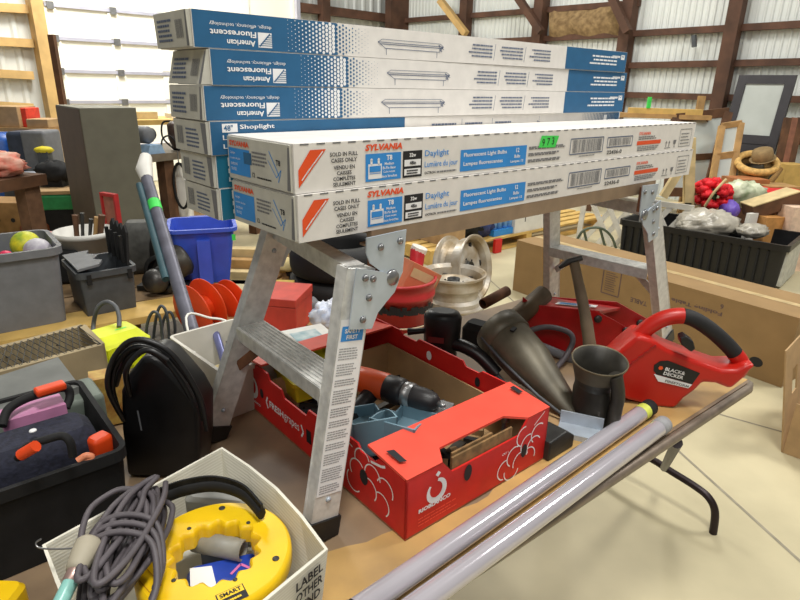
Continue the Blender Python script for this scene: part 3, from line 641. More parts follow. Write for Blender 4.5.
# two open slate blue parts bins
def scoop(label, pc, z, rz, s=1.):
    c = W(*pc, z); t = thing('parts_bin', label, 'bin', (c.x, c.y, TZ+.006), rz, 'slate blue parts bins in the grape box')
    h = z-TZ-.006+.04; L, B = .13*s, .085*s
    q = MB(); q.box((-L/2, -B/2, h-.075), (L/2, B/2, h-.071), m_tealbin)
    for y in (-B/2, B/2-.003):
        out = [(-L/2, h-.075)]+[(L/2, h-.075), (L/2, h-.045)]+[(L/2-.03-(L-.03)*k/8, h-.045+.045*math.sin(math.pi/2*k/8)) for k in range(9)]
        q.prism(out, Fr((0, y, 0), (1, 0, 0), (0, 0, 1)), -.003 if y > 0 else .003, m_tealbin)
    q.box((-L/2, -B/2, h-.075), (-L/2+.003, B/2, h), m_tealbin); q.box((L/2-.003, -B/2, h-.075), (L/2, B/2, h-.045), m_tealbin); q.build('tray', t)
    q = MB(); 
    q.box((-L/2+.02, -B/2+.01, 0), (L/2-.02, B/2-.01, h-.0755), m_card); q.build('packing', t)
    return t
scoop('slate blue open parts bin next to the ladder leg in the red box', (364, 421), .845, gz+R_(70), 1.05)
scoop('slate blue open parts bin lying below the drill chuck in the red box', (407, 424), .84, gz+R_(25), 1.1)
q = MB(); a = W(372, 446, .80); b = W(392, 458, .795); T = XF((a+b)/2-UZ*.03, b-a); q.box((-.045, -.02, -.02), (.045, .03, .032), m_navy, T); q.text(Fr(T @ V((-.045, -.0205, .0)), b-a, UZ), .006, .012, 'ULTRA', m_pw, h=.014, w=.05, bold=.02)
q.text(Fr(T @ V((-.04, -.015, .0322)), b-a, T.to_3x3() @ V((0, 1, 0))), .006, .012, 'ULTRA', m_pw, h=.014, w=.055, bold=.02)
one('small_box', 'dark navy box with white lettering at the front of the red grape box', 'box', q)
m_yt = M('olive_yellow_plastic', (206, 196, 40), .45, 0, .1, 12)
for i, (pc, z, L, B, H, r) in enumerate((((296, 379), .815, .12, .06, .05, 85), ((324, 367), .835, .13, .05, .05, 75))):
    c = W(*pc, z); q = tub(L, B, H, m_yt, .006, .003, .004, .01, .01); T = Mx.Translation((c.x, c.y, TZ+.006)) @ Mx.Rotation(gz+R_(r), 4, 'Z')
    h0 = z-TZ-.006-H*.6; q.v = [T @ (v+V((-L/2, -B/2, h0))) for v in q.v]; 
    q.box((-L/4, -B/4, 0), (L/4, B/4, h0+.002), m_card, T)
    one('yellow_tray', ('yellow tray below the ladder step in the red box', 'yellow tray behind the ladder leg in the red box')[i], 'tray', q, 'yellow trays in the grape box')
q = MB(); q.v = []; a = GP(.13, .12, .05); q.beam(GP(.09, .09, .05), GP(.26, .17, .085), .03, .03, m_steel); q.beam(GP(.26, .17, .07), GP(.30, .09, .1), .012, .012, m_dsteel); one('steel_bracket', 'grey steel bracket under the hand hole of the red box', 'bracket', q)
q = MB(); c = GP(.30, .05, .105); q.lathe([(.006, -.006), (.013, -.006), (.013, .006), (.006, .006), (.006, -.006)], m_steel, 16, AX(c, E1*.5-E2*.8+UZ*.3)); q.beam(c-UZ*.012, c-UZ*.1, .006, .006, m_steel, E1); one('steel_ring', 'small chrome ring behind the hand hole of the red box', 'ring', q)
q = MB()
for k in range(60):
    x, y, z = random.uniform(.03, .34), random.uniform(.04, .46), random.uniform(.006, .025); p = GP(x, y, z); a = random.uniform(0, 6.28); d = V((math.cos(a), math.sin(a), random.uniform(-.2, .2)))*random.uniform(.02, .05)
    q.beam(p-d, p+d, random.uniform(.01, .025), random.uniform(.008, .02), random.choice((m_dsteel, m_blackm, m_oilmetal, m_card, m_dgrey)))
o = one('tool_clutter', 'dark jumble of small parts at the bottom of the red grape box', 'tools', q); o['kind'] = 'stuff'

# ------------------------------------------------------------------ clear lamp tubes on the table
for i, (a, b, lab, cap) in enumerate((((650, 407), (372, 600), 'clear lamp tube nearer the red box, with a lime label at its end', True), ((664, 424), (416, 606), 'clear lamp tube nearer the table edge, with a frosted end', False))):
    A, B = W(*a, TZ+.02), W(*b, TZ+.02); d = (B-A).normalized(); B = B+d*.06; L = (B-A).length; r = .0185
    t = thing('lamp_tube', lab, 'tube', ((A+B)/2).xy.to_3d()+UZ*(TZ+.001), math.atan2(d.y, d.x), 'clear tubes on the table'); T = LOC[t.name].inverted() @ AX(A, d)
    tube_ = MB().lathe([(r, .045 if cap else .03), (r, L-.03)], m_tube, 24, T).build('tube', t)
    MB().lathe([(r-.0035, .03), (r-.0035, L-.03)], M('tube_core', (168, 162, 168), .3, .1, .05), 16, T).build('inner_tube', t)
    if cap: MB().lathe([(r+.0004, .026), (r+.0004, .05)], M('lime_label', (206, 214, 90), .5), 24, T).build('lime_label', tube_)
    MB().lathe([(0, 0), (r+.001, 0), (r+.001, .026), (r-.004, .03)], m_blackm if cap else M('frosted_cap', (150, 150, 152), .6), 24, T).build('end_cap', t)
    MB().lathe([(r-.004, L-.03), (r+.001, L-.026), (r+.001, L), (0, L)], m_grey, 24, T).build('end_cap', t)

# ------------------------------------------------------------------ red power saw with loop handle at the table's end
SO_ = W(664, 408, TZ); SN = V((-.18, -1, 0)).normalized(); SX = V((-SN.y, SN.x, 0)); SX = SX if SX.x > 0 else -SX
sfr = Fr(SO_, SX, UZ)
def sp(px, py): p = P(px, py, SO_, SN)-SO_; return (p.dot(SX), p.z)
saw = thing('power_saw', 'red electric hand saw with loop handle at the table corner', 'power tool', SO_, math.atan2(SX.y, SX.x))
body = [sp(*p) for p in ((596, 374), (622, 350), (638, 337), (652, 341), (668, 351), (696, 362), (722, 371), (737, 371), (746, 366), (757, 367), (750, 373), (744, 380), (731, 391), (716, 385), (703, 384), (695, 392), (684, 400), (675, 410), (655, 408), (630, 402), (612, 395), (600, 388))]
zmin = min(b[1] for b in body)
body = [(a, b-min(0, zmin)) for a, b in body]
q = MB(); q.prism(body, Fr(SO_-SN*-.0, SX, UZ), .085, m_redtool, True); o = q.build('body', saw, True, bevel=.014, seg=4)
hp = [sp(*p) for p in ((632, 350), (645, 337), (656, 328), (670, 321), (686, 318.5), (700, 322), (716, 332), (730, 344), (742, 357), (748, 368), (743, 376))]
hp3 = [sfr.p(a, b-.010, -.043) for a, b in hp]; hs = spline(hp3, 5)
n = len(hs); i0, i1 = int(n*.42), int(n*.80)
MB().tube(hs[:i0+1], .0195, m_redtool, 14, flat=1.0).build('handle_front', saw, True); 
MB().tube(hs[i0:i1+1], .0185, m_rubber, 14).build('rubber_grip', saw, True)
MB().tube(hs[i1:], [.0185+.004*k/(n-i1) for k in range(n-i1)], m_redtool, 14).build('handle_rear', saw, True)
tr = [sp(*p) for p in ((677, 333), (682, 331), (690, 337), (692, 344), (688, 347), (678, 340))]
q = MB(); q.prism(tr, Fr(SO_-SN*-.03, SX, UZ), .03, m_black); q.build('trigger', saw, True, bevel=.003)
q = MB(); c1 = [sp(*p) for p in ((654, 365), (660, 361), (668, 360.5), (700, 373), (692, 384), (656, 374), (653.5, 370))]; q.prism(c1, Fr(SO_+SN*.0015, SX, UZ), .003, m_black)
c2 = [sp(*p) for p in ((654, 374), (692, 384.5), (688, 388), (658, 381))]; q.prism(c2, Fr(SO_+SN*.0018, SX, UZ), .003, m_pw)
a = sp(664, 371); b = sp(684, 376); ang = V((b[0]-a[0], 0, 0)); ex = SX*(b[0]-a[0])+UZ*(b[1]-a[1]); ex.normalize(); ey = SN.cross(ex) if SN.cross(ex).z > 0 else -SN.cross(ex)
fr = Fr(SO_+SN*.0022+SX*a[0]+UZ*a[1], ex, ey); q.text(fr, 0, .003, 'BLACK&', m_pw, h=.009, w=.046, bold=.02); q.text(fr, 0, -.0085, 'DECKER', m_pw, h=.009, w=.046, bold=.02)
a = sp(660, 378.5); fr2 = Fr(SO_+SN*.0023+SX*a[0]+UZ*a[1], ex, ey); q.text(fr2, .012, -.004, 'FIRESTORM', m_ink2, h=.006, w=.055, bold=.02)
a = sp(660.5, 367.5); q.disc(Fr(SO_+SN*.0022, SX, UZ), a[0], a[1], .0055, m_orange, .0006, 6)
o = q.build('name_plate', saw, True); o['label'] = 'black and white name plate'
q = MB()
for k in range(5): a = sp(626+k*6, 366-k*4.5); b = sp(632+k*6, 363-k*4.5); q.beam(Fr(SO_, SX, UZ).p(*a, .0004), Fr(SO_, SX, UZ).p(*b, .0004), .003, .004, m_redmetal, SN)
q.build('vent_slots', saw, True)

# ------------------------------------------------------------------ dark oil can with flared mouth
c = W(589, 420, TZ+.001); hh = .160; r0 = .0465
oc = thing('oil_can', 'dark oily metal can with a wide flared mouth standing by the tubes', 'can', c, 0)
def tilt(z0, prof, k, m, nm):                          # the mouth leans to the front
    rings = []
    for r, z in prof:
        t = max(0, (z-z0)/(hh-z0))*k; rings.append([V((r*math.cos(a), r*math.sin(a)-t*.012, z+t*r*math.sin(a)*.14)) for a in (2*math.pi*i/32 for i in range(32))])
    return MB().loft(rings, m, False, False).build(nm, oc)
tilt(hh*.6, [(.0, 0), (r0, 0), (r0, .005), (r0*.96, .01), (r0*.98, hh*.5), (r0*.92, hh*.6), (r0*1.0, hh*.7), (r0*1.28, hh*.98), (r0*1.3, hh), (r0*1.25, hh), (r0*.92, hh*.68), (r0*.85, hh*.2), (0, hh*.2)], 1, m_oilmetal, 'body')
tilt(hh*.6, [(r0*1.31, hh-.003), (r0*1.315, hh+.001), (r0*1.29, hh+.002), (r0*1.25, hh)], 1, M('worn_lip', (112, 102, 80), .5, .4, .2), 'lip')
tilt(hh*.6, [(r0*1.005, hh*.7), (r0*1.285, hh*.98)], 1, M('khaki_funnel', (92, 86, 70), .6, .2, .2), 'funnel')
MB().tube(spline([(.035, -.048, .006), (.036, -.05, .06), (.034, -.056, .1), (.02, -.06, hh*.92)], 4), .015, m_oilmetal, 12).build('spout', oc)


# wooden handle standing behind the can
a, b = D(590, 350, 1.42), D(574, 262, 1.48); th = thing('hammer', 'old hammer with grey wooden handle upright behind the oil can', 'hammer', a.xy.to_3d()+UZ*TZ, 0)
q = MB(); f0_ = V((a.x+.01, a.y, TZ+.001)); q.tube(spline([f0_, a, a*.6+b*.4+V((.004, 0, 0)), b], 5), [.018]*4+[.017]*3+[.016]*3+[.0145]*3+[.013]*3, M('grey_handle_wood', (112, 98, 76), .7, 0, .2, 8, .1), 12); q.build('handle', th, True)
q = MB(); q.tube([D(559, 268, 1.48), D(568, 262, 1.48), D(582, 258, 1.48)], [.004, .009, .007], m_dsteel, 10); q.build('head', th, True)

# ------------------------------------------------------------------ long dark nozzle lying across the table
a, b = D(497, 328, 1.42), W(576, 414, TZ+.022); d = (b-a).normalized(); L = (b-a).length
nz = thing('metal_nozzle', 'large dark tapering metal nozzle leaning beside the red box', 'nozzle', b.xy.to_3d()+UZ*TZ, math.atan2(d.y, d.x)); T = LOC[nz.name].inverted() @ AX(a, d)
s_ = .066; 
q = MB(); rings = []
for t, rx, ry in ((0, .9, .9), (.01, 1, 1), (.16, 1.02, 1.02), (.17, .94, .94), (.45, .9, .86), (.7, .66, .5), (.9, .45, .3), (1, .36, .2)):
    rings.append([T @ V((rx*s_*math.cos(2*math.pi*k/24), ry*s_*math.sin(2*math.pi*k/24), t*L)) for k in range(24)])
m_nz = M('nozzle_metal', (94, 88, 72), .48, .3, .3, 9, .05)
q.loft(rings[3:], m_nz, False, True); q.build('cone', nz)
MB().loft(rings[:4], m_nz, True, False).build('collar', nz)
q = MB(); r = (.85*s_); q.tube([T @ V((s_*.98, .0, L*.06)), T @ V((s_*1.0, -.0, L*.35)), T @ V((s_*.8, -.0, L*.75)), T @ V((s_*.5, 0, L*.98))], .004, m_dgrey, 8); q.build('edge_seam', nz)
q = MB(); fr = None; q.beam(T @ V((.02, -s_*.98, L*.22)), T @ V((.035, -s_*.95, L*.24)), .01, .004, m_blackm); q.build('slot', nz)
# black sander behind the box
c = D(442, 334, 1.40); sd = thing('electric_sander', 'black electric sander with side knob and handle behind the red box', 'power tool', c.xy.to_3d()+UZ*TZ, -.2); y = 1.40
T = Mx.Translation((c.x, c.y, TZ)) @ Mx.Rotation(-.2, 4, 'Z'); zc = c.z-TZ
q = MB(); q.loft([[V((rx*math.cos(R_(a)), .75*rx*math.sin(R_(a)), z)) for a in range(0, 360, 20)] for rx, z in ((.04, 0), (.044, .01), (.04, zc-.04), (.047, zc-.03), (.049, zc+.05), (.042, zc+.062), (.03, zc+.066))], m_black, True, True); q.build('motor_housing', sd)
q = MB(); q.quad(Fr((-.03, -.0365, zc-.01), (1, 0, 0), (0, 0, 1)), 0, 0, .04, .016, M('maroon_plate', (110, 40, 40), .5), .002); q.build('plate', sd)
q = MB(); q.tube([(-.045, 0, zc+.005), (-.07, -.01, zc+.004), (-.088, -.012, zc+.002)], [.008, .008, .01], m_black, 10); q.build('side_knob', sd)
e = T.inverted() @ D(497, 374, 1.32)
q = MB(); q.tube(spline([(.03, -.01, zc-.02), (.06, -.02, zc-.02), (e*.5+V((.03, -.01, zc*.5-.0))), e], 5), .017, m_black, 12); q.build('handle', sd)
q = MB(); e2 = W(512, 400, TZ+.05); q.tube(spline([T @ e, D(505, 385, 1.28), D(512, 398, 1.26), W(520, 420, TZ+.01)], 6), .0055, m_dgrey, 8); q.build('cord', sd, True)
# rusty pipes and loops between nozzle and jack
def pipe(name, label, cat, a, b, r, m, hollow=True, **k):
    A, B = V(a), V(b); d = (B-A).normalized(); L = (B-A).length; q = MB()
    q.lathe([(r*.8, .02), (r*.8, 0), (r, 0), (r, L), (r*.8, L), (r*.8, L-.02)] if hollow else [(0, 0), (r, 0), (r, L), (0, L)], m, 18, AX(A, d)); return one(name, label, cat, q, **k)
m_brn = M('brown_pipe', (96, 80, 58), .55, .3, .25, 12)
pipe('metal_pipe', 'brown metal pipe with open upper end beside the red jack', 'pipe', D(544, 294, 1.62), D(503, 330, 1.5), .028, m_brn)
pipe('rusty_pipe', 'short rusty pipe lying behind the nozzle near the wheel rims', 'pipe', D(483, 304, 1.72), D(507, 291, 1.80), .017, m_rust)
pipe('grey_pipe', 'thin grey pipe passing behind the cable loop', 'pipe', D(520, 338, 1.56), D(574, 360, 1.5), .013, m_grey)
q = MB(); q.tube(spline([D(496, 325, 1.40), D(507, 328, 1.36), D(520, 345, 1.33), D(538, 370, 1.30), D(552, 392, 1.27), W(566, 400, TZ+.012)], 6), .007, M('olive_cord', (86, 82, 62), .6), 8); one('rubber_cord', 'olive rubber cord lying along the dark nozzle', 'cord', q)
q = MB(); q.tube(spline([D(522, 333, 1.5), D(545, 327, 1.52), D(566, 331, 1.52), D(573, 340, 1.5), D(566, 356, 1.47), D(553, 372, 1.42), W(545, 385, TZ+.008)], 6), .008, m_cord, 8); one('cable_loop', 'grey cable loop standing up behind the nozzle', 'cable', q)
for i, (px, py, sx, sy, sz, m, nm, lb) in enumerate(((446, 374, .07, .05, .04, m_cloth if False else M('grey_block', (150, 146, 132), .7), 'grey_block', 'pale grey block beside the sander cord'), (520, 440 if False else 318, .1, .06, .07, m_blackm, 'black_motor', 'black lump of machinery behind the nozzle collar'),
        (478, 322, .08, .06, .08, m_blackm, 'black_bracket', 'black bracket under the short rusty pipe'))):
    c = W(px, py, TZ+sz) if i == 0 else D(px, py, (0, 1.62, 1.62)[i]); q = MB(); z1 = c.z; T = Mx.Translation((c.x, c.y, TZ)) @ Mx.Rotation(.5+i, 4, 'Z')
    h = max(.03, z1-TZ); q.loft([rr(-sx/2, -sy/2, sx/2, sy/2, .012, 0), rr(-sx/2, -sy/2, sx/2, sy/2, .012, h*.7), rr(-sx*.35, -sy*.35, sx*.35, sy*.35, .01, h)], m, True, True, False); q.v = [T @ v for v in q.v]; one(nm, lb, 'tool part', q)
# dark wedge blocks right of the box
q = MB(); a, az, L = seat((548, 462), (572, 447), TZ+.001); T = Mx.Translation(a) @ Mx.Rotation(az, 4, 'Z'); q.prism([(0, 0), (L*1.05, 0), (L*1.05, .028), (L*.7, .05), (.0, .045)], Fr(T @ V((0, 0, 0)), T.to_3x3() @ V((1, 0, 0)), UZ), .05, m_dsteel); one('iron_block', 'dark iron block beside the near corner of the red box', 'block', q, bevel=.003)
q = MB(); a, az, L = seat((556, 436), (600, 446), TZ+.001); T = Mx.Translation(a) @ Mx.Rotation(az, 4, 'Z'); q.box((0, 0, 0), (L, .05, .012), m_galv, T); q.box((0, .045, .012), (L, .05, .04), m_galv, T); one('steel_plate', 'bent grey steel plate between the red box and the oil can', 'plate', q)
q = MB(); a, az, L = seat((520, 412), (560, 430), TZ+.001); T = Mx.Translation(a) @ Mx.Rotation(az, 4, 'Z'); q.box((0, 0, 0), (L, .06, .008), m_card, T); one('card_scrap', 'scrap of tan cardboard under the nozzle tip', 'cardboard', q)

# ------------------------------------------------------------------ red jack
jk = thing('floor_jack', 'red steel jack frame lying behind the oil can', 'jack', D(600, 340, 1.62).xy.to_3d()+UZ*TZ, 0)
def jplate(y, pts, nm):
    pp = [D(px, py, y) for px, py in pts]; lo_ = min(p.z for p in pp); pp = [V((p.x, y, max(p.z, TZ+.002))) for p in pp]; q = MB()
    q.prism([(p.x, p.z) for p in pp], Fr((0, y, 0), (1, 0, 0), (0, 0, 1)), .006, m_redmetal); return q.build(nm, jk, True, bevel=.0015, seg=1)
jplate(1.56, ((523, 297), (533, 305), (595, 310.5), (614, 320), (649, 341), (640, 365), (560, 360), (520, 345)), 'side_plate')
jplate(1.72, ((549, 297), (617, 302), (660, 326), (668, 345), (560, 340)), 'side_plate')
q = MB(); pp = [D(533, 305, 1.562), D(600, 311, 1.562), D(621, 307, 1.72), D(549, 297, 1.72)]; q.add(pp+[p-UZ*.012 for p in pp], [(0, 1, 2, 3), (7, 6, 5, 4), (0, 4, 5, 1), (1, 5, 6, 2), (2, 6, 7, 3), (3, 7, 4, 0)], m_redmetal)
fr = Fr(pp[0]*.35+pp[3]*.65, pp[1]-pp[0], pp[3]-pp[0]); q.build('top_plate', jk, True, bevel=.003)
q = MB(); lb = [pp[0]*.45+pp[3]*.55+UZ*.001, pp[0]*.1+pp[1]*.6+pp[2]*.2+pp[3]*.1+UZ*.0012]; ex = (pp[1]-pp[0]).normalized(); ey = (pp[3]-pp[0]).normalized(); fr = Fr(pp[0], ex, ey); q.quad(fr, .05, .05, .12, .045, m_pw, .0015); q.quad(fr, .06, .058, .05, .03, m_cyan, .002); q.quad(fr, .12, .055, .03, .03, M('label_violet', (110, 100, 170), .5), .002); q.build('label', jk, True)['label'] = 'white and blue label'
q = MB(); q.tube([D(641, 336, 1.57), D(660, 329, 1.72)], .006, m_whitep, 10); q.build('cross_rod', jk, True)
for (px, py, y) in ((598, 319, 1.554), (626, 331, 1.554), (640, 323, 1.71)): q = MB(); q.lathe([(0, 0), (.012, 0), (.01, .005), (0, .006)], m_dsteel, 12, AX(D(px, py, y), (0, -1, 0))); q.build('bolt', jk, True)

# ------------------------------------------------------------------ white corrugated plastic box, lower left
RZ_ = .862
bL, bB, bR = W(42, 545, RZ_), W(222, 447, RZ_), W(328, 549, RZ_); bF = bL+bR-bB; bc = (bL+bB+bR+bF)/4
wb = thing('plastic_box', 'white corrugated plastic box with LABEL OTHER END lettering, holding the yellow reel', 'box', (bc.x, bc.y, TZ+.001), 0)
def wbring(z, e, bow=1.):
    k = .93+.07*(z-TZ)/(RZ_-TZ); out = []
    cs = [bL, bB, bR, bF]; bw = [0, .016, 0, .004]
    for i in range(4):
        a, b = cs[i], cs[(i+1) % 4]; n = V((b.y-a.y, -(b.x-a.x), 0)).normalized(); n = n if n.dot((a+b)/2-bc) > 0 else -n
        for t in (0, .25, .5, .75):
            p = a+(b-a)*t+n*bw[i]*bow*math.sin(math.pi*t); p = bc+(p-bc)*k; d = (p-bc); d.z = 0; p = p+d.normalized()*e; out.append(V((p.x, p.y, z)))
    return out
q = MB(); q.loft([wbring(TZ+.002, 0, 0), wbring(RZ_, 0), wbring(RZ_, -.005), wbring(TZ+.008, -.005, 0)], m_corr, True, True, False)
k0 = wbring(RZ_, 0); k1 = wbring(TZ+.002, 0, 0); pR, pF = k0[8], k0[12]; ex = (pR-pF); Lf = ex.length; fr = Fr(pF-UZ*(RZ_-TZ-.002)+(k1[12]-k0[12])*0, ex, (k0[8]-k1[8]))
fr = Fr(k0[12], ex, k0[10]-k1[10])
for i, s in enumerate(('LABEL', 'OTHER', 'END')): q.text(fr, Lf-.062+(.012 if i == 2 else 0), -.027-i*.022, s, m_ink, h=.0165, w=(.05, .05, .034)[i], bold=.02, l=.003)
q.build('shell', wb, True)
m_inbox = TZ+.01
def dep(p): return V((p.x, p.y, p.z-CZ)).dot(FW)
# yellow reel
c = W(216, 562, .826); Rr = 75*dep(c)/FPX; ri = Rr*.52; Tc = Mx.Translation(c)
rl = thing('fish_tape_reel', 'yellow round plastic fish tape reel with scalloped centre lying in the white box', 'reel', c-UZ*.008, 0)
def ringz(r, z, sc=0.): return [V((r*(1+sc*math.cos(14*2*math.pi*k/112))*math.cos(2*math.pi*k/112), r*(1+sc*math.cos(14*2*math.pi*k/112))*math.sin(2*math.pi*k/112), z)) for k in range(112)]
q = MB(); q.loft([ringz(ri*1.04, 0, .06), ringz(Rr*.97, 0), ringz(Rr, .004), ringz(Rr, .019), ringz(Rr*.985, .025), ringz(Rr*.95, .028)], m_yellow, False, False); q.loft([ringz(Rr*.95, .028), ringz(ri*1.12, .028, .06)], m_yellow, False, False, False); q.loft([ringz(ri*1.12, .028, .06), ringz(ri*1.06, .026, .075), ringz(ri*1.03, .02, .075), ringz(ri*1.04, 0, .06)], m_yellow, False, False); q.build('housing', rl)
ft = Fr((0, 0, .0282), (1, 0, 0), (0, 1, 0))
for a, rr_, s_ in ((100, .84, 1.4), (20 if False else -8, .84, 1.4), (170, .80, 1.4), (140, .62, .9), (60, .62, .9), (-50, .62, .9), (-125, .62, .9), (-80, .84, 1)):
    q = MB(); x, y = Rr*rr_*math.cos(R_(a)), Rr*rr_*math.sin(R_(a)); q.lathe([(0, 0), (.0035*s_, 0), (.0035*s_, .0012), (.0028*s_, .0018), (0, .0014)], m_dsteel, 12, Mx.Translation((x, y, .0275))); q.build('screw', rl)
f2 = Fr((Rr*.32, -Rr*.80, .0282), (.82, .57, 0), (-.57, .82, 0)); q = MB(); q.quad(f2, -.004, -.012, .036, .024, m_ink, .0004); q.quad(f2, -.0025, .0005, .033, .0105, m_yellow, .0008); q.text(f2, .0, .0025, 'SMART', m_ink, h=.0068, w=.028, bold=.02, l=.0012); q.blurb(f2, -.001, -.009, .03, .006, 1, m_yellow, .0012); q.build('label_plate', rl)
f3 = Fr((-Rr*.86, -Rr*.45, .0282), (.75, -.66, 0), (.66, .75, 0)); q = MB(); q.line(f3, [(0, 0), (.04, 0), (.04, .016), (0, .016), (0, 0)], .0012, M('yellow_groove', (190, 130, 10), .6), .0004); q.build('moulded_mark', rl)
# packet and cylinder seen through the reel
c2 = W(224, 572, .80); q = MB(); T = Mx.Translation((c2.x, c2.y, m_inbox)) @ Mx.Rotation(.35, 4, 'Z'); m_pk = M('packet_blue', (40, 70, 170), .3, 0, .1, 20)
q.loft([rr(-.05, -.032, .05, .032, .008, .0), rr(-.052, -.034, .052, .034, .008, .032), rr(-.046, -.026, .046, .026, .008, .048)], m_pk, True, True, False); q.v = [T @ v for v in q.v]
fp = Fr(T @ V((-.046, -.026, .0482)), T.to_3x3() @ V((1, 0, 0)), T.to_3x3() @ V((0, 1, 0))); q.poly(fp, [(.0, .0), (.035, .0), (.03, .045), (.0, .05)], m_pw, .0006); q.line(fp, [(.055, .02), (.07, .035), (.085, .02)], .004, M('packet_pink', (220, 120, 180), .5), .0007)
one('packet', 'blue and white packet seen through the centre of the yellow reel', 'packet', q)
q = MB(); a, b = W(196, 546, .80), W(244, 556, .80); q.lathe([(0, 0), (.016, 0), (.016, (b-a).length), (.013, (b-a).length), (.013, .01)], M('grey_tube', (150, 148, 138), .5), 16, AX((a.x, a.y, m_inbox+.06), b-a)); q.box((a.x+.01, a.y-.01, m_inbox), (b.x-.01, a.y+.02, m_inbox+.045), m_dgrey); one('grey_roll', 'grey roll behind the blue packet inside the yellow reel', 'roll', q)
# grey cord in long loops
a, b = W(143, 485, .888), W(102, 612, .868); ax = (b-a)/2; cc = (a+b)/2; sh = ax.cross(UZ).normalized(); pts = []
rnd = random.Random(4)
for k in range(13):
    w_, l_ = rnd.uniform(.014, .040), rnd.uniform(.86, 1.08); oz = -.022+.004*k; off = sh*rnd.uniform(-.012, .014); tw = rnd.uniform(-.15, .15)
    for j in range(12):
        t = 2*math.pi*j/12; e = ax*math.cos(t)*-l_; s2 = sh*math.sin(t)*w_*(1+.25*math.cos(t))
        pts.append(cc+off+e+s2+sh*(tw*.08*math.cos(t))+UZ*(oz+.012*math.cos(t)*-1+rnd.uniform(-.002, .002)))
q = MB(); q.tube(spline(pts, 4), .0043, m_cord, 8)
for k in range(3):                                     # the loose tail wrapped across the loops
    o_ = ax*(.05+.16*k)+UZ*(.016+.002*k); e1 = [cc+o_+sh*.052-UZ*.02, cc+o_+ax*-.16+sh*.03+UZ*.006, cc+o_+ax*-.2-sh*.005+UZ*.012, cc+o_+ax*-.08-sh*.042+UZ*.004, cc+o_+ax*.3-sh*.055-UZ*.02, cc+o_+ax*.6-sh*.05-UZ*.03]
    q.tube(spline(e1, 7), .0043, m_cord, 8)
one('extension_cord', 'grey extension cord gathered in long loops in the white box', 'cord', q)
# work light stick
a, b = W(91, 540, .905), W(56, 612, .885); d = (b-a).normalized(); ws = thing('light_stick', 'pale teal light stick with a grey rubber end beside the grey cord', 'lamp', (a+b)/2-UZ*.03, 0); T = LOC[ws.name].inverted() @ AX(a, d)
MB().lathe([(0, 0), (.013, .001), (.0165, .006), (.016, .02), (.0135, .038), (.0115, .044), (0, .044)], M('putty_rubber', (168, 160, 140), .6, 0, .06), 20, T).build('rubber_end', ws)
MB().lathe([(.010, .043), (.010, .058), (.0088, .059)], M('copper_ring', (190, 160, 150), .35, .6), 18, T).build('ferrule', ws)
MB().lathe([(.009, .057), (.009, .14), (0, .14)], M('teal_tube', (140, 196, 186), .3, 0, .04), 18, T).build('tube', ws)
q = MB(); q.tube(spline([a+d*.01, W(60, 549, .90), W(40, 548, .90), W(36, 543, .905), W(41, 539, .91)], 5), .0012, m_steel, 6); q.build('wire_hook', ws, True)
# toothed strap
q = MB(); sp_ = spline([W(160, 499, .855), W(185, 490, .865), W(215, 486, .868), W(243, 494, .866), W(262, 514, .86)], 7); q.tube(sp_, .011, m_blackm, 8, flat=.6)
for i in range(0, len(sp_)-1):
    for h in (0, .5): p = sp_[i]*(1-h)+sp_[i+1]*h; q.beam(p+UZ*.006, p+UZ*.0185, .0035, .008, m_blackm, sp_[i+1]-sp_[i])
one('toothed_strap', 'black toothed plastic strap arched behind the yellow reel', 'strap', q)
q = MB(); a = W(222, 500, .83); T = Mx.Translation(a) @ Mx.Rotation(-.1, 4, 'Z'); q.loft([rr(-.06, -.012, .05, .014, .01, -.07), rr(-.06, -.012, .05, .014, .01, .0), rr(-.05, -.008, .04, .01, .008, .008)], M('grey_case', (140, 140, 134), .5), True, True, False); q.v = [T @ v for v in q.v]; one('grey_case', 'flat grey plastic case under the toothed strap', 'case', q)
q = MB(); a = W(2, 594, .80); q.loft([rr(-.05, -.03, .025, .02, .012, z) for z in (-.058, 0)]+[rr(-.045, -.025, .02, .015, .01, .008)], m_yellow, True, True, False); q.v = [v+a for v in q.v]; one('yellow_tool', 'yellow plastic corner poking in at the bottom left edge', 'tool', q)

# ------------------------------------------------------------------ black crate with cases, left
a, b = W(-60, 512, .90), W(126, 448, .90); d = (b-a).normalized(); L = (b-a).length; rz = math.atan2(d.y, d.x)
cr = thing('black_crate', 'black open plastic crate at the left, packed with navy and orange cases', 'crate', (a.x, a.y, TZ+.001), rz)
tub(L, .30, .16, m_blackm, .012, .005, .004, .02, .02).build('shell', cr)
CT = Mx.Translation((a.x, a.y, TZ)) @ Mx.Rotation(rz, 4, 'Z')
def rbox(q, c, sz, rz, m, r=.02, tilt=None):
    x, y, z = sz; T = Mx.Translation(c) @ Mx.Rotation(rz, 4, 'Z') @ (tilt or Mx.Identity(4)); n = len(q.v)
    q.loft([rr(-x/2+e, -y/2+e, x/2-e, y/2-e, max(.002, r-e), zz) for e, zz in ((r*.6, -z/2), (r*.15, -z/2+r*.4), (0, -z/2+r), (0, z/2-r), (r*.15, z/2-r*.4), (r*.6, z/2))], m, True, True); q.v[n:] = [T @ v for v in q.v[n:]]; return q
c = W(56, 432, .92); nv = thing('tool_bag', 'navy fabric tool case in the black crate with an orange sleeved handle', 'case', (c.x, c.y, TZ+.02), rz); T = LOC[nv.name].inverted()
q = MB(); rbox(q, (c.x-.045, c.y, .845), (.19, .10, .14), rz, m_navy, .03); q.build('body', nv, True)
h = spline([W(18, 458, .93), W(27, 447, .955), W(45, 440, .965), W(62, 436, .965), W(70, 442, .955), W(73, 456, .93)], 6); q = MB(); q.tube(h, .006, m_blackm, 8); q.build('handle', nv, True)
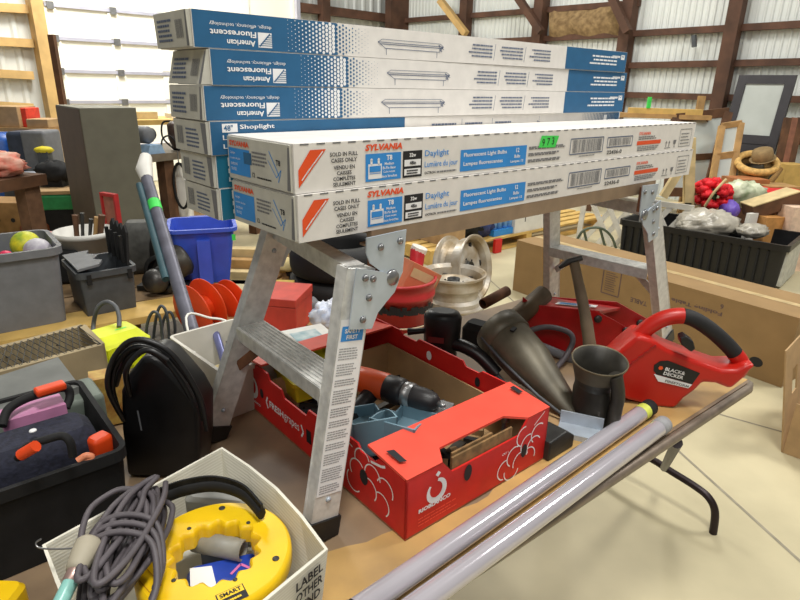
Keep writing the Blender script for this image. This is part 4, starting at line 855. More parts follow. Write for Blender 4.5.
q = MB(); q.tube([W(21, 455, .952), W(36, 446, .968)], .0085, m_oranged, 10); q.build('handle_sleeve', nv, True)
MB().lathe([(0, 0), (.006, 0), (.005, .002), (0, .002)], m_pw, 12, T @ Mx.Translation(W(33, 431, .931))).build('badge', nv)
c = W(34, 402, .90); gc = thing('hard_case', 'grey hard case with black handle and orange grip behind the navy case', 'case', (c.x, c.y, TZ+.01), rz); 
q = MB(); rbox(q, (c.x-.03, c.y+.03, .82), (.24, .10, .12), rz, M('grey_green', (112, 122, 112), .6, 0, .08), .01); q.build('body', gc, True)
h = spline([W(2, 426, .92), W(8, 410, .935), W(25, 399, .94), W(50, 391, .94), W(66, 388, .94), W(70, 396, .925), W(66, 408, .91)], 6); MB().tube(h, .0075, m_blackm, 8).build('handle', gc, True)
q = MB(); a_, b_ = W(35, 393, .952), W(65, 384, .952); q.beam(a_, b_, .024, .013, m_oranged); q.build('orange_grip', gc, True, bevel=.004)
q = MB(); a_, b_ = W(2, 424, .905), W(64, 406, .905); q.beam(a_, b_, .05, .03, M('pink_card', (196, 130, 170), .6, 0, .1)); one('pink_packet', 'pink packet lying under the black handle in the crate', 'packet', q)
q = MB(); rbox(q, W(101, 448, .875), (.035, .03, .05), rz+.3, m_oranged, .008); one('orange_tool', 'orange plastic tool at the right end of the black crate', 'tool', q)
q = MB(); q.tube(spline([W(78, 461, .90), W(86, 456, .905), W(92, 458, .90), W(84, 463, .895)], 4), .006, M('salmon', (230, 140, 100), .5), 8); one('salmon_clip', 'small salmon-coloured clip beside the orange tool in the crate', 'clip', q)
q = MB(); T = Mx.Translation(W(103, 400, .80)) @ Mx.Rotation(.5, 4, 'Z'); q.box((-.02, -.02, -.055), (.045, .03, .06), M('printed_card', (196, 168, 84), .6, 0, .2, 40, rgb2=(150, 90, 40)), T); one('printed_carton', 'small yellow printed carton between the navy case and the black plastic case', 'carton', q)
# grey board
q = MB(); pa = [W(*p, .895) for p in ((-30, 385), (58, 357), (80, 386), (-30, 424))]; q.add(pa+[p-UZ*.018 for p in pa], [(0, 1, 2, 3), (7, 6, 5, 4), (0, 4, 5, 1), (1, 5, 6, 2), (2, 6, 7, 3), (3, 7, 4, 0)], M('grey_board', (118, 120, 116), .7, 0, .15, 9)); pm = sum((p for p in pa), V())/4
q.box((pm.x-.1, pm.y-.03, TZ+.001), (pm.x+.08, pm.y+.03, .878), m_card); one('grey_board', 'flat grey board in front of the wire mesh crate', 'board', q)
# wire mesh crate
mc = thing('mesh_crate', 'weathered wooden crate with wire mesh stretched over its open top', 'crate', W(30, 350, .86)*1-UZ*(.86-TZ), 0)
cs = [W(-70, 365, .86), W(82, 325, .86), W(101, 344, .86), W(-70, 389, .86)]; m_gw = M('weathered_wood', (158, 142, 110), .8, 0, .15, 8, .1)
for i in range(4):
    a, b = cs[i], cs[(i+1) % 4]; d = (b-a).normalized(); q = MB(); q.beam(a-UZ*.058, b-UZ*.058, .016, .116, m_gw); q.build('side_board', mc, True)
q = MB()
for i in range(22):
    t = (i+.3)/22
    for s in (-1, 1):
        a = cs[0]+(cs[1]-cs[0])*t; t2 = max(0, min(1, t+s*.11)); b = cs[3]+(cs[2]-cs[3])*t2; q.tube([a, b], .001, m_dsteel, 5)
for i in range(10): x = rnd.uniform(.05, .9); p = cs[0]+(cs[1]-cs[0])*x+(cs[3]-cs[0])*rnd.uniform(.2, .8); q.tube([p-UZ*.02, p+V((rnd.uniform(-.05, .05), rnd.uniform(-.03, .03), -.03))], .002, m_dsteel, 5)
q.build('wire_mesh', mc, True)['kind'] = 'stuff'
q = MB(); pa = [p*1 for p in cs]; q.add([V((p.x, p.y, TZ+.004)) for p in pa], [(0, 1, 2, 3)], m_blackm); q.build('bottom', mc, True)  # black sheet added so the crate's inside reads dark
# yellow case
a, rz, L = seat((103, 378), (155, 360), TZ+.001); yc = thing('yellow_case', 'lime yellow plastic case with a grey hose handle', 'case', a, rz)
q = MB(); q.loft([rr(0, 0, L, .12, .012, 0), rr(0, 0, L, .12, .012, .07), rr(.008, .006, L-.008, .114, .01, .078), rr(.02, .03, L-.02, .10, .01, .095)], m_lime, True, True, False); q.quad(Fr((L*.5, .05, .0955), (1, 0, 0), (0, 1, 0)), 0, 0, .03, .006, m_green); q.build('body', yc)
for x in (.02, L*.5, L-.03): MB().box((x, -.004, .01), (x+.012, .0, .07), m_lime).build('rib', yc)
q = MB(); q.tube(spline([W(95, 352, .80), D(93, 330, 1.52), D(97, 309, 1.52), D(106, 302, 1.52), D(115, 306, 1.50), D(119, 316, 1.48), D(119, 327, 1.45)], 5), .006, M('grey_hose', (92, 94, 96), .5), 9); q.build('hose_handle', yc, True)
# black plastic case with cable
bo = W(155, 478, TZ+.002); by = bo.y
bk = thing('black_case', 'tall black plastic tool case with a black cable looped over its top', 'case', bo, 0)
out = [D(px, py, by) for px, py in ((127, 480), (121, 430), (120, 392), (128, 374), (141, 358), (152, 357), (163, 364), (176, 378), (190, 394), (200, 412), (200, 450), (197, 480))]
q = MB(); q.prism([(p.x, max(p.z, TZ+.002)) for p in out], Fr((0, by, 0), (1, 0, 0), (0, 0, 1)), .09, m_black, True); q.build('body', bk, True, bevel=.012, seg=3)
for i, pp in enumerate((((112, 400), (110, 372), (117, 353), (138, 343), (160, 349), (180, 368), (196, 392), (204, 420)), ((116, 385), (124, 362), (140, 350), (156, 354), (170, 366)), ((118, 410), (112, 385), (118, 362), (135, 347), (158, 353), (178, 376), (192, 400)), ((124, 420), (108, 388), (113, 360), (130, 341), (152, 342), (176, 358), (200, 398), (207, 430)), ((130, 395), (126, 372), (136, 356), (150, 350), (168, 360)))):
    q = MB(); q.tube(spline([D(px, py, by-.012-.009*i+(.04 if j == 0 else 0)) for j, (px, py) in enumerate(pp)], 5), .005, m_black, 8); q.build('cable', bk, True)
q = MB(); q.line(Fr((0, by-.001, 0), (1, 0, 0), (0, 0, 1)), [(D(138, 410, by).x, D(138, 410, by).z), (D(142, 430, by).x, D(142, 430, by).z)], .003, m_grey, .001); q.build('scuff', bk, True)
for i, pp in enumerate((((146, 352), (147, 325), (153, 312), (160, 318), (163, 345)), ((152, 352), (156, 318), (161, 306), (167, 315), (170, 348)), ((160, 350), (163, 322), (170, 312), (175, 325), (174, 352)))):
    q = MB(); y = 1.55+.04*i; q.tube(spline([W(pp[0][0], pp[0][1]+12, TZ+.01)]+[D(px, py, y) for px, py in pp]+[W(pp[-1][0], pp[-1][1]+12, TZ+.01)], 5), .0045, m_dgrey, 7); one('loose_wire', ('leftmost of three dark wire loops behind the yellow case', 'middle of three dark wire loops behind the yellow case', 'rightmost of three dark wire loops, next to the white bin')[i], 'wire', q, 'wire loops behind the yellow case')

# ------------------------------------------------------------------ white bin of metal oddments
zb = .865; A_, C_, E_ = W(183, 333, zb), W(223, 373, zb), W(292, 350, zb); G_ = A_+E_-C_
ex = (E_-C_); L = ex.length; ey = (A_-C_); rz = math.atan2(ex.y, ex.x); Bd = ey.length
wbn = thing('white_bin', 'off-white plastic bin of metal oddments behind the far ladder leg', 'bin', (C_.x, C_.y, TZ+.001), rz); tub(L, Bd, zb-TZ-.001, m_bin, .01, .004, .004, .012, .012).build('shell', wbn)
BT = LOC[wbn.name]
for i, (p0, p1, r, m, nm, lb) in enumerate(((((.06, .10, .02)), D(246, 318, 1.45), .009, m_steel, 'steel_rod', 'steel rod sticking up from the white bin beside the ladder leg'), ((.05, .05, .02), D(216, 334, 1.42), .010, M('blue_steel', (120, 124, 170), .35, .5), 'blue_pipe', 'bluish pipe sticking out of the white bin'), ((.12, .09, .03), D(236, 320, 1.55), .008, m_galv, 'galvanised_tube', 'galvanised tube leaning in the white bin'))):
    A0 = BT @ V(p0); q = MB(); q.tube([A0, p1], r, m, 10); one(nm, lb, 'pipe', q)
q = MB(); q.tube(spline([BT @ V((.02, .14, .03)), D(186, 318, 1.5), D(210, 318, 1.55), D(232, 326, 1.55), BT @ V((.14, .1, .03))], 6), .0035, m_whitep, 7); one('white_hoop', 'thin white plastic hoop arching over the white bin', 'hoop', q)
q = MB(); T = BT @ Mx.Translation((.03, .05, .04)); q.box((0, 0, -.03), (.09, .05, .055), M('cream_card', (210, 190, 130), .6, 0, .1), T); one('cream_box', 'small cream box inside the white bin', 'box', q)
q = MB(); q.beam(BT @ V((.09, .02, .04)), BT @ V((.16, .12, .10)), .03, .004, m_dsteel); one('bracket_plate', 'dark steel bracket plate inside the white bin', 'bracket', q)
# long pole with green tape
a, b = W(194, 338, TZ+.03), D(146, 176, 2.15); pl = thing('steel_pole', 'grey steel pole with a green tape band leaning upright on the left', 'pole', a, 0); d = (b-a).normalized()
MB().tube([a, b], .021, M('pole_grey', (112, 112, 124), .45, .4, .15, 14), 12).build('pole', pl, True)
sd_ = d.cross(UZ).normalized(); MB().tube([a+d*.25-sd_*.03, b-sd_*.03-d*.05], .012, M('teal_strip', (54, 84, 92), .5), 8).build('rail', pl, True)
t0 = a+d*((b-a).length*.74); MB().tube([t0, t0+d*.05], .0222, m_green, 12).build('green_tape', pl, True)
q = MB(); q.tube([b-d*.02, b+d*.04, b+d*.12+V((.02, 0, 0))], [.022, .03, .022], m_whitep, 10); q.build('top_wrap', pl, True)

# ------------------------------------------------------------------ plank bench with totes along the left
PB = .36
a, b = W(-60, 352, PB), W(252, 298, PB); d = (b-a).normalized(); rz = math.atan2(d.y, d.x); L = (b-a).length
pb = thing('plank_bench', 'low bench of pale planks on blocks under the grey and blue totes', 'bench', (a.x, a.y, 0), rz)
for k in range(4): MB().box((0, k*.25, PB-.035), (L, k*.25+.235, PB), m_woody if k == 0 else M('dark_plank', (132, 106, 72), .8, 0, .2, 7)).build('plank', pb)  # planks behind the front one are coloured darker
for x in (.1, L*.5, L-.2):
    for y in (.06, .8): MB().box((x, y, 0), (x+.12, y+.12, PB-.036), m_woodd).build('block', pb)
def bench_tub(name, label, pl_, pr_, B, H, m, taper, r, L=None, rimh=.03, rim=.014):
    a, rz, L0 = seat(pl_, pr_, PB+.001); t = thing(name, label, 'bin', a, rz); tub(L or L0, B, H, m, taper, .005, rim, r, rimh).build('shell', t); return t, a, rz, L or L0
bb, rb = W(70, 319, PB), None
a, rz, L0 = seat((0, 335), (72, 321), PB); e = V((math.cos(rz), math.sin(rz), 0)); o_ = W(73, 321, PB+.001)-e*.5
gt = thing('grey_tote', 'grey plastic tote at the left edge holding play balls', 'tote', o_, rz); tub(.5, .42, .37, m_grey, .02, .005, .016, .05, .035).build('shell', gt)
for nm, lb, px, py, y, r, m, amp in (('yellow_ball', 'yellow and green ball in the grey tote', 26, 245, 2.78, .068, M('ball_yellow', (226, 216, 40), .5, 0, .1, 22, rgb2=(120, 160, 50)), 0), ('white_ball', 'white ball with dark marks in the grey tote, right of the yellow one', 38, 251, 2.72, .062, M('ball_white', (226, 226, 224), .5, 0, .05, 16, rgb2=(150, 140, 160)), 0), ('pink_ball', 'pink ball at the left edge of the grey tote', 6, 258, 2.62, .035, M('ball_pink', (226, 40, 90), .5), 0)):
    c = D(px, py, y); q = blob(c, (r, r, r), m, 0, n=14); one(nm, lb, 'ball', q)
q = MB(); T = Mx.Translation(o_) @ Mx.Rotation(rz, 4, 'Z'); q.loft([rr(.06, .06, .44, .34, .05, z) for z in (.02, .24)], M('dark_clutter', (60, 54, 58), .9, 0, .3, 30), True, True, False); q.v = [T @ v for v in q.v]; one('cloth_bundle', 'dark bundle filling the grey tote under the balls', 'bundle', q)
# dark tote with open lid
a, rz, L0 = seat((86, 318), (140, 307), PB+.001); dt = thing('dark_tote', 'dark grey tote with its toothed hinged lid standing open', 'tote', a, rz); H = .225
tub(L0, .32, H, m_dgrey, .012, .005, .012, .02, .03).build('shell', dt)
MB().box((L0*.12, -.016, H-.06), (L0*.2, -.001, H-.01), m_blackm).build('latch', dt); MB().box((L0*.85, -.016, H-.06), (L0*.93, -.001, H-.01), m_blackm).build('latch', dt)
q = MB(); out = [(0, 0)]+[(.02+.035*k/1.0*1, .16+(.03 if k % 2 else 0)) for k in range(0, 9)]+[(.32, 0)]; q.prism(out, Fr((L0-.02, 0.0, H+.005), (.0, 1, 0), (.12, 0, 1)), .012, m_blackm)
for k in range(4): q.box((L0-.045, .03+k*.08, H+.01), (L0-.03, .05+k*.08, H+.15), m_blackm)
q.build('lid_flap', dt)
q = MB(); q.prism([(0, 0), (.32, 0), (.31, .1), (.25, .13), (.2, .1), (.14, .14), (.08, .1), (.02, .12)], Fr((.0, .32, H+.01), (0, -1, 0), (1, 0, .1)), -.012, m_grey); q.build('lid_flap', dt)
# blue bin
a, rz, L0 = seat((175, 288), (239, 283), PB+.001); bn = thing('blue_bin', 'bright blue plastic bin standing open on the plank bench', 'bin', a, rz); H = .33
tub(L0, .34, H, m_bluep, .05, .005, .016, .04, .02).build('shell', bn); MB().box((L0*.4, -.035, .02), (L0*.6, -.0, H-.06), m_bluep).build('rib', bn); MB().box((L0*.3, .36, H-.1), (L0*.6, .375, H+.0), m_bluep).build('grip', bn)
MB().box((L0-.02, -.017, H-.07), (L0, -.0155, H-.035), m_green).build('tape', bn)
# grinder
c = D(160, 275, 3.12); gr = thing('bench_grinder', 'old dark grinder with a domed wheel guard between the dark tote and the blue bin', 'grinder', (c.x, c.y, PB), 0); d = V((-.35, -.93, .05))
q = MB(); cw = D(152, 282, 2.98)-V((c.x, c.y, PB)); q.lathe([(0, -.03), (.03, -.027), (.055, -.015), (.066, .01), (.07, .04), (.06, .06), (0, .06)][::1], M('dome_steel', (72, 70, 68), .4, .5, .2), 22, AX(cw, -d)); q.build('wheel_guard', gr)
q = MB(); q.lathe([(0, 0), (.08, 0), (.09, .02), (.09, .1), (.07, .12), (0, .12)], m_oilmetal, 22, AX(cw+V((.05, .1, .05)), V((.5, .4, .25)))); q.build('motor', gr)
q = MB(); q.lathe([(.085, 0), (.11, 0), (.11, .04), (.085, .04)], m_dsteel, 24, AX(cw+V((.02, .06, .02)), -d)); q.build('guard_ring', gr)
q = MB(); q.box((-.12, -.04, .001), (.14, .12, .03), m_dsteel); q.box((-.03, 0, .03), (.05, .08, .12), m_dsteel); q.build('base', gr)
q = MB(); p = D(170, 262, 3.28); p.z = PB+.16; q.lathe([(0, 0), (.14, 0), (.158, .01), (.158, .03), (.14, .04), (0, .04)], m_rubber, 26, AX(p, V((-.6, -.78, .05)))); one('cutting_disc', 'large black disc standing between the grinder and the blue bin', 'disc', q)
# orange reels
def reel(label, px, py, y, r, wdt):
    c = D(px, py, y); t = thing('cable_reel', label, 'reel', (c.x, c.y, c.z-r), 0, 'orange cable reels'); ax = V((.55, .83, .1)).normalized(); T = LOC[t.name].inverted()
    for s in (-.5, .5): MB().lathe([(r*.18, -.004), (r*.97, -.004), (r, 0), (r*.97, .004), (r*.18, .004), (r*.18, -.004)], m_oranged, 30, T @ AX(c+ax*wdt*s, ax)).build('flange', t)
    MB().lathe([(r*.4, -wdt/2), (r*.4, wdt/2)], m_oranged, 20, T @ AX(c, ax)).build('hub', t); MB().lathe([(0, -.006), (r*.12, -.006), (r*.12, .006), (0, .006)], m_blackm, 12, T @ AX(c-ax*(wdt/2+.004)+UZ*r*.6, ax)).build('grip_hole', t)
reel('orange cable reel nearest the steel pole', 200, 309, 2.72, .145, .09); reel('second orange cable reel, partly behind the ladder leg', 228, 305, 2.95, .135, .06)
q = MB(); q.box((-.09, -.1, 0), (.4, .12, .205), m_woodd); p = W(200, 345, .0); 
st = D(198, 311, 2.72); q.v = [v+V((st.x, st.y+.0, 0)) for v in q.v]; one('dark_crate', 'dark wooden crate under the orange reels', 'crate', q)
# pail with tools, red-framed tray, packs
c = D(86, 240, 3.35); pw = thing('white_pail', 'white pail of wooden handled tools behind the dark tote', 'pail', (c.x, c.y, PB), 0); h = c.z-PB+.06
MB().lathe([(0, .0), (.13, 0), (.16, h-.03), (.168, h-.03), (.168, h), (.155, h), (.125, .01), (0, .01)], m_whitep, 26).build('pail', pw)
for i, (px, py, r, m, lb) in enumerate(((75, 215, .018, m_woodd, 'leftmost wooden tool handle in the white pail'), (82, 213, .012, m_dsteel, 'thin dark tool shaft in the white pail'), (91, 219, .012, m_dsteel, 'dark steel bar in the middle of the white pail'), (97, 217, .016, m_wood, 'pale wooden handle in the white pail'), (102, 215, .02, m_woodd, 'rightmost wooden tool handle in the white pail'))):
    b = D(px, py, 3.35); q = MB(); a = V((c.x+(i-2)*.03, c.y, PB+h-.15)); q.tube([a, a*.4+b*.6, b], [r*.8, r*.8, r], m, 9); one('hand_tool', lb, 'tool', q, 'tools in the white pail')
a = W(50, 236, PB); c = D(58, 232, 3.5); q = MB(); rbox(q, (c.x, c.y, PB+(c.z-PB)/2), (.16, .1, c.z-PB), .3, M('red_white_pack', (210, 70, 60), .4, 0, .2, 9, rgb2=(220, 210, 205)), .03); one('red_pack', 'red and white pack left of the white pail', 'pack', q)
c = D(111, 210, 3.62); rt = thing('red_tray', 'red framed tray standing on edge against the grey cabinet', 'tray', (c.x, c.y, PB), -.5); z0, z1 = 0, D(105, 193, 3.62).z-PB
for lo_, hi_ in (((-.07, -.015, z0), (-.055, .015, z1)), ((.055, -.015, z0), (.07, .015, z1)), ((-.054, -.015, z1-.02), (.054, .015, z1)), ((-.054, -.015, z0), (.054, .015, z0+.03))): MB().box(lo_, hi_, m_redbucket).build('frame_bar', rt)
MB().box((-.054, -.004, z0+.031), (.054, .004, z1-.021), M('tray_pink', (170, 110, 90), .7)).build('panel', rt)
q = MB(); c = D(150, 246, 3.45); rbox(q, (c.x, c.y, PB+.16), (.28, .16, .31), .3, M('motor_grey', (84, 84, 80), .6, 0, .2, 20, .2), .05); one('grey_motor', 'grey motor housing behind the grinder, left of the blue bin', 'motor', q)
q = MB(); c = D(66, 262, 3.25); rbox(q, (c.x, c.y, PB+.1), (.18, .2, .19), .3, m_blackm, .02); one('dark_gap_filler', 'black filler box added to darken the gap between the grey and dark totes', 'box', q)  # added block, stands in for the darkness between the two totes
for i, (p0, p1, lb) in enumerate((((.03, .02, .05), (.1, .15, .12), 'flat steel bar lying across the white bin'), ((.15, .03, .06), (.07, .12, .1), 'second flat steel bar crossing in the white bin'))):
    q = MB(); q.beam(BT @ V(p0), BT @ V(p1), .022, .005, m_galv if i else m_dsteel); one('steel_bar', lb, 'bar', q)
q = MB(); c = W(8, 556, TZ+.03); rbox(q, (c.x-.05, c.y, TZ+.031), (.2, .1, .06), .9, m_blackm, .01); one('black_filler', 'black pouch on the table in the bottom left corner', 'filler', q)  # added black block that darkens the lower left corner

# ------------------------------------------------------------------ behind the table: pallet, pail, tyres, wheels
pz = .30
def pallet(name, label, o, rz, L, B, H, slats, m, group=None):
    t = thing(name, label, 'pallet', o, rz, group)
    for k in range(slats): y = (B-.09)*k/(slats-1); MB().box((0, y, H-.02), (L, y+.09, H), m).build('deck_board', t)
    for x in (0, L/2-.04, L-.08): MB().box((x, .0, .02), (x+.08, B, H-.021), m).build('stringer', t)
    for y in (0, B-.09): MB().box((0, y, 0), (L, y+.09, .019), m).build('base_board', t)
    return t
pallet('pallet', 'wooden pallet stack behind the table under the red bucket and red toolbox', (-.95, 2.15, 0), 0, 1.13, .85, pz, 7, m_wood)
c = D(400, 276, 2.42); bh = c.z-pz; rb = 36*dep(c)/FPX
bk_ = thing('red_bucket', 'red plastic bucket with dark lettering band behind the fruit box', 'bucket', (c.x, c.y, pz+.001), 0)
MB().lathe([(0, 0), (rb*.84, 0), (rb*.95, bh*.8), (rb*.99, bh*.8), (rb*1.0, bh*.84), (rb*.96, bh*.86), (rb*.98, bh*.97), (rb*1.03, bh*.97), (rb*1.03, bh), (rb*.95, bh), (rb*.82, .01), (0, .01)], m_redbucket, 36).build('pail', bk_)
q = MB(); rnd = random.Random(9)
for i in range(26):
    a = -2.6+i*.085; x, y = math.cos(a), math.sin(a); f = Fr((rb*.957*x, rb*.957*y, bh*.66), (-y, x, 0), (x*.05, y*.05, 1)); q.quad(f, 0, rnd.uniform(.0, .012), .02, rnd.uniform(.02, .04), m_ink, .002)
q.build('dark_lettering', bk_)
q = MB(); q.lathe([(rb*.925, bh*.5), (rb*.94, bh*.505), (rb*.94, bh*.515), (rb*.925, bh*.52)], M('rope_cream', (220, 200, 170), .8), 40); q.build('cord_band', bk_)
f = Fr((rb*.93*.35, -rb*.93*.936, bh*.43), (.936, .35, 0), (0, 0, 1)); q = MB(); q.quad(f, 0, 0, .035, .03, m_green, .004); q.build('green_tag', bk_)
q = MB(); T = Mx.Translation((c.x+.02, c.y, pz+bh-.1)) @ Mx.Rotation(.5, 4, 'Z') @ Mx.Rotation(.5, 4, 'Y'); q.box((-.07, -.055, -.05), (.09, .06, .16), M('salmon_box', (200, 120, 84), .6, 0, .12, 10), T); q.box((-.06, -.056, .1), (.08, -.0552, .14), m_woodl, T); one('small_carton', 'salmon and tan small box tilted in the red bucket', 'box', q)
q = MB(); q.tube([D(418, 250, 2.55), D(415, 275, 2.5), V((c.x+.06, c.y+.05, pz+.1))], [.035, .03, .03], M('red_can', (190, 40, 50), .4), 14); q.tube([D(420, 247, 2.55), D(418, 252, 2.55)], .037, m_whitep, 14); one('red_bottle', 'red bottle with a white cap standing in the red bucket', 'bottle', q)
# wheel rims on the floor
def wheel(label, c, ax, r=.195, w=.2):
    t = thing('wheel_rim', label, 'wheel', c, 0, 'bare wheel rims behind the table'); ax = V(ax).normalized(); T = Mx.Identity(4) if ax.z > .99 else AX((0, 0, 0), ax)
    if ax.z > .99: o = V((0, 0, 0))
    MB().lathe([(r*.9, 0), (r, .0), (r, .012), (r*.9, .02), (r*.89, w*.22), (r*.78, w*.30), (r*.78, w*.52), (r*.9, w*.62), (r*.91, w-.022), (r, w-.012), (r, w), (r*.95, w), (r*.86, w-.02), (r*.85, w*.62), (r*.74, w*.52), (r*.74, w*.30), (r*.84, w*.22), (r*.85, .02), (r*.9, 0)], m_rim, 56, T, smooth=False).build('barrel', t)
    q = MB(); q.lathe([(r*.85, w*.66), (r*.6, w*.76), (r*.42, w*.8), (r*.3, w*.70), (r*.16, w*.70), (r*.16, w*.66), (r*.3, w*.66), (r*.42, w*.76), (r*.6, w*.72), (r*.85, w*.62)], m_rim, 40, T); dk = q.build('disc', t)
    MB().lathe([(0, w*.2), (r*.16, w*.2), (r*.2, w*.81), (r*.17, w*.81), (0, w*.4)], m_dsteel, 20, T).build('hub_bore', t)
    for k in range(10):
        a = k*math.pi/5; rr_ = r*(.68 if k % 2 else .3); p = T @ V((rr_*math.cos(a), rr_*math.sin(a), w*(.735 if k % 2 else .715)))
        MB().lathe([(0, 0), (r*.1 if k % 2 else r*.04, 0), (0, .004)], m_blackm, 12, AX(p, ax)).build('vent_hole' if k % 2 else 'lug_hole', dk)
    return t
wc = D(454, 272, 3.36); wx, wy = wc.x, wc.y
wheel('upper wheel rim lying flat on the stack behind the red bucket', (wx, wy, wc.z-.205), (0, 0, 1), .195, .205)
wheel('lower wheel rim of the stack, standing on the floor', (wx, wy, .001), (0, 0, 1), .195, max(.12, wc.z-.21))
c = D(436, 255, 3.85); wheel('dirty wheel rim tilted on edge behind the rim stack', c-V((-.09, .1, .06)), (.80, -.55, .2), .215, .2)
q = MB(); q.box((-.2, -.15, 0), (.2, .15, max(.05, c.z-.26)), m_woodd); q.v = [v+V((c.x-.02, c.y+.05, 0)) for v in q.v]; one('wooden_block', 'dark wooden block carrying the tilted wheel rim', 'block', q)
# tyres
def tyre(label, c, R, w):
    q = MB(); q.lathe([(R*.62, 0), (R*.85, -.0), (R*.97, .02), (R, w*.3), (R, w*.7), (R*.97, w-.02), (R*.85, w), (R*.62, w), (R*.6, w*.8), (R*.6, w*.2), (R*.62, 0)], m_rubber, 40, Mx.Translation(c)); return one('tyre', label, 'tyre', q, 'black tyres behind the table')
tc = D(338, 268, 3.45); th_ = .19
z = 0.001
for i, lb in enumerate(('bottom black tyre of the pile behind the red toolbox', 'middle black tyre of the pile behind the ladder', 'top black tyre of the pile under the lamp cartons')): tyre(lb, (tc.x+.01*i, tc.y, z), .31, th_); z += th_+.002
# toolbox, white bag, flat boxes on the pallet
a, rz, L = seat((270, 331), (297, 337), pz+.001); a2 = W(313, 318, pz+.001); e = a2-W(297, 337, pz+.001)
rz = math.atan2(e.y, e.x); o_ = W(297, 337, pz+.001); tb2 = thing('red_toolbox', 'red metal box standing behind the red grape box', 'toolbox', o_, rz); L = e.length; H = .19
m_rt = M('dull_red_paint', (196, 66, 54), .5, 0, .1, 10)
q = MB(); q.box((0, 0, 0), (L, .22, H*.78), m_rt); q.build('body', tb2, bevel=.004); q = MB(); q.box((-.003, -.003, H*.785), (L+.003, .223, H), m_rt); q.build('lid', tb2, bevel=.004)
c = D(329, 316, 2.55); q = blob((c.x, c.y, c.z), (.085, .07, .07), M('white_bag', (232, 234, 240), .35, 0, .06, 16, .3, rgb2=(190, 205, 235)), .3, 8, 2, flat=c.z-.055); q.box((c.x-.06, c.y-.05, pz+.001), (c.x+.07, c.y+.06, c.z-.056), m_cardd); one('white_bag', 'crumpled white plastic bag right of the red toolbox', 'bag', q)
q = MB(); c = D(303, 300, 2.9); rbox(q, (c.x, c.y, pz+(c.z-pz)/2), (.16, .1, c.z-pz), .4, m_grey, .02); one('grey_toolbox', 'small grey box behind the red toolbox', 'box', q)
q = MB(); a = W(303, 340, .62); T = Mx.Translation((a.x, a.y, pz+.001)) @ Mx.Rotation(.55, 4, 'Z'); q.box((-.11, -.05, 0), (.12, .12, .315), M('pale_box', (198, 196, 190), .5, 0, .06), T); q.quad(Fr(T @ V((-.02, -.03, .3155)), T.to_3x3() @ V((1, 0, 0)), T.to_3x3() @ V((0, 1, 0))), 0, 0, .1, .11, M('teal_print', (90, 130, 140), .5, 0, .3, 20, rgb2=(170, 180, 180)), .001); one('flat_carton', 'pale printed flat carton between the grape box and the red toolbox', 'carton', q)
q = MB(); a = W(337, 347, .66); T = Mx.Translation((a.x, a.y, pz+.001)) @ Mx.Rotation(.55, 4, 'Z'); q.box((-.07, -.06, 0), (.06, .05, a.z-pz), m_red, T); one('red_carton', 'small red carton just beyond the far end of the grape box', 'carton', q)
# basket and lumber
c = D(283, 276, 3.75); bs = thing('bushel_basket', 'tan bushel basket of odd parts seen through the ladder legs', 'basket', (c.x, c.y, 0), 0); r = .21; h = c.z
MB().lathe([(0, 0), (r*.8, 0), (r*.98, h-.02), (r*1.03, h-.02), (r*1.03, h), (r*.95, h), (r*.78, .02), (0, .02)], m_wicker, 30).build('body', bs)
for i, (px, py, rr_, m, lb) in enumerate(((273, 270, .06, m_card, 'tan lump in the bushel basket'), (287, 262, .07, M('cream_lump', (220, 200, 140), .7), 'cream lump on top of the bushel basket'), (294, 270, .05, m_blackm, 'black lump at the right of the bushel basket'))):
    p = D(px, py+3, 3.72); q = blob((p.x, p.y, p.z), (rr_*1.2, rr_, rr_*.7), m, .2, 6, i, n=10); q.box((p.x-.03, p.y-.03, .021), (p.x+.03, p.y+.03, p.z), m_cardd); one('basket_part', lb, 'part', q)
q = MB(); c = D(262, 303, 3.1); q.box((c.x-.05, c.y, pz*.0+.0), (c.x+.18, c.y+.05, .42), M('mustard', (190, 160, 60), .6)); one('mustard_board', 'mustard board standing behind the red toolbox', 'board', q)
for i, (py, y) in enumerate(((247, 4.6), (258, 4.5), (270, 4.4), (283, 4.3))):
    a = D(228, py+2, y); b = D(272, py-3, y+.15); q = MB(); q.box((a.x, y, 0 if i == 3 else a.z-.13), (b.x+.5, y+.09, a.z), (m_woodl, m_wood, m_woodl, m_wood)[i]); 
    if i < 3: q.box((a.x+.1, y+.01, 0), (a.x+.2, y+.08, a.z-.12), m_woodd); q.box((b.x+.2, y+.01, 0), (b.x+.3, y+.08, a.z-.12), m_woodd)
    one('timber', ('highest and furthest pale timber behind the blue bin', 'second timber from the back behind the blue bin', 'third timber from the back behind the blue bin', 'nearest and lowest timber behind the blue bin')[i], 'timber', q, 'timbers behind the blue bin')

# ------------------------------------------------------------------ left background
tp = D(79, 108, 4.3); cbz = tp.z; cb = thing('filing_cabinet', 'tall grey green metal cabinet standing at the left', 'cabinet', (tp.x, tp.y, 0), RU); m_cab = M('cabinet_green', (108, 106, 92), .5, .1, .05, 10); m_cabd = M('cabinet_brown', (96, 82, 70), .55, .1, .08, 6)
cw = (P(136, 108, (tp.x, tp.y, 0), -VV)-V((tp.x, tp.y, 0))).dot(U)
q = MB(); q.box((0, 0, .0), (cw, .66, cbz), m_cab); q.build('body', cb, bevel=.004)
q = MB(); q.box((-.004, .01, .02), (-.0005, .65, cbz-.01), m_cabd); q.build('side_panel', cb)
bz = .9; a, rz, L = seat((146, 155), (205, 149), bz); bn2 = thing('workbench', 'steel topped workbench with a brown post leg behind the cabinet', 'workbench', (a.x, a.y, 0), rz)
MB().box((0, -.02, bz-.06), (L+.8, .7, bz), M('bench_top', (108, 98, 84), .6, 0, .1)).build('top', bn2)
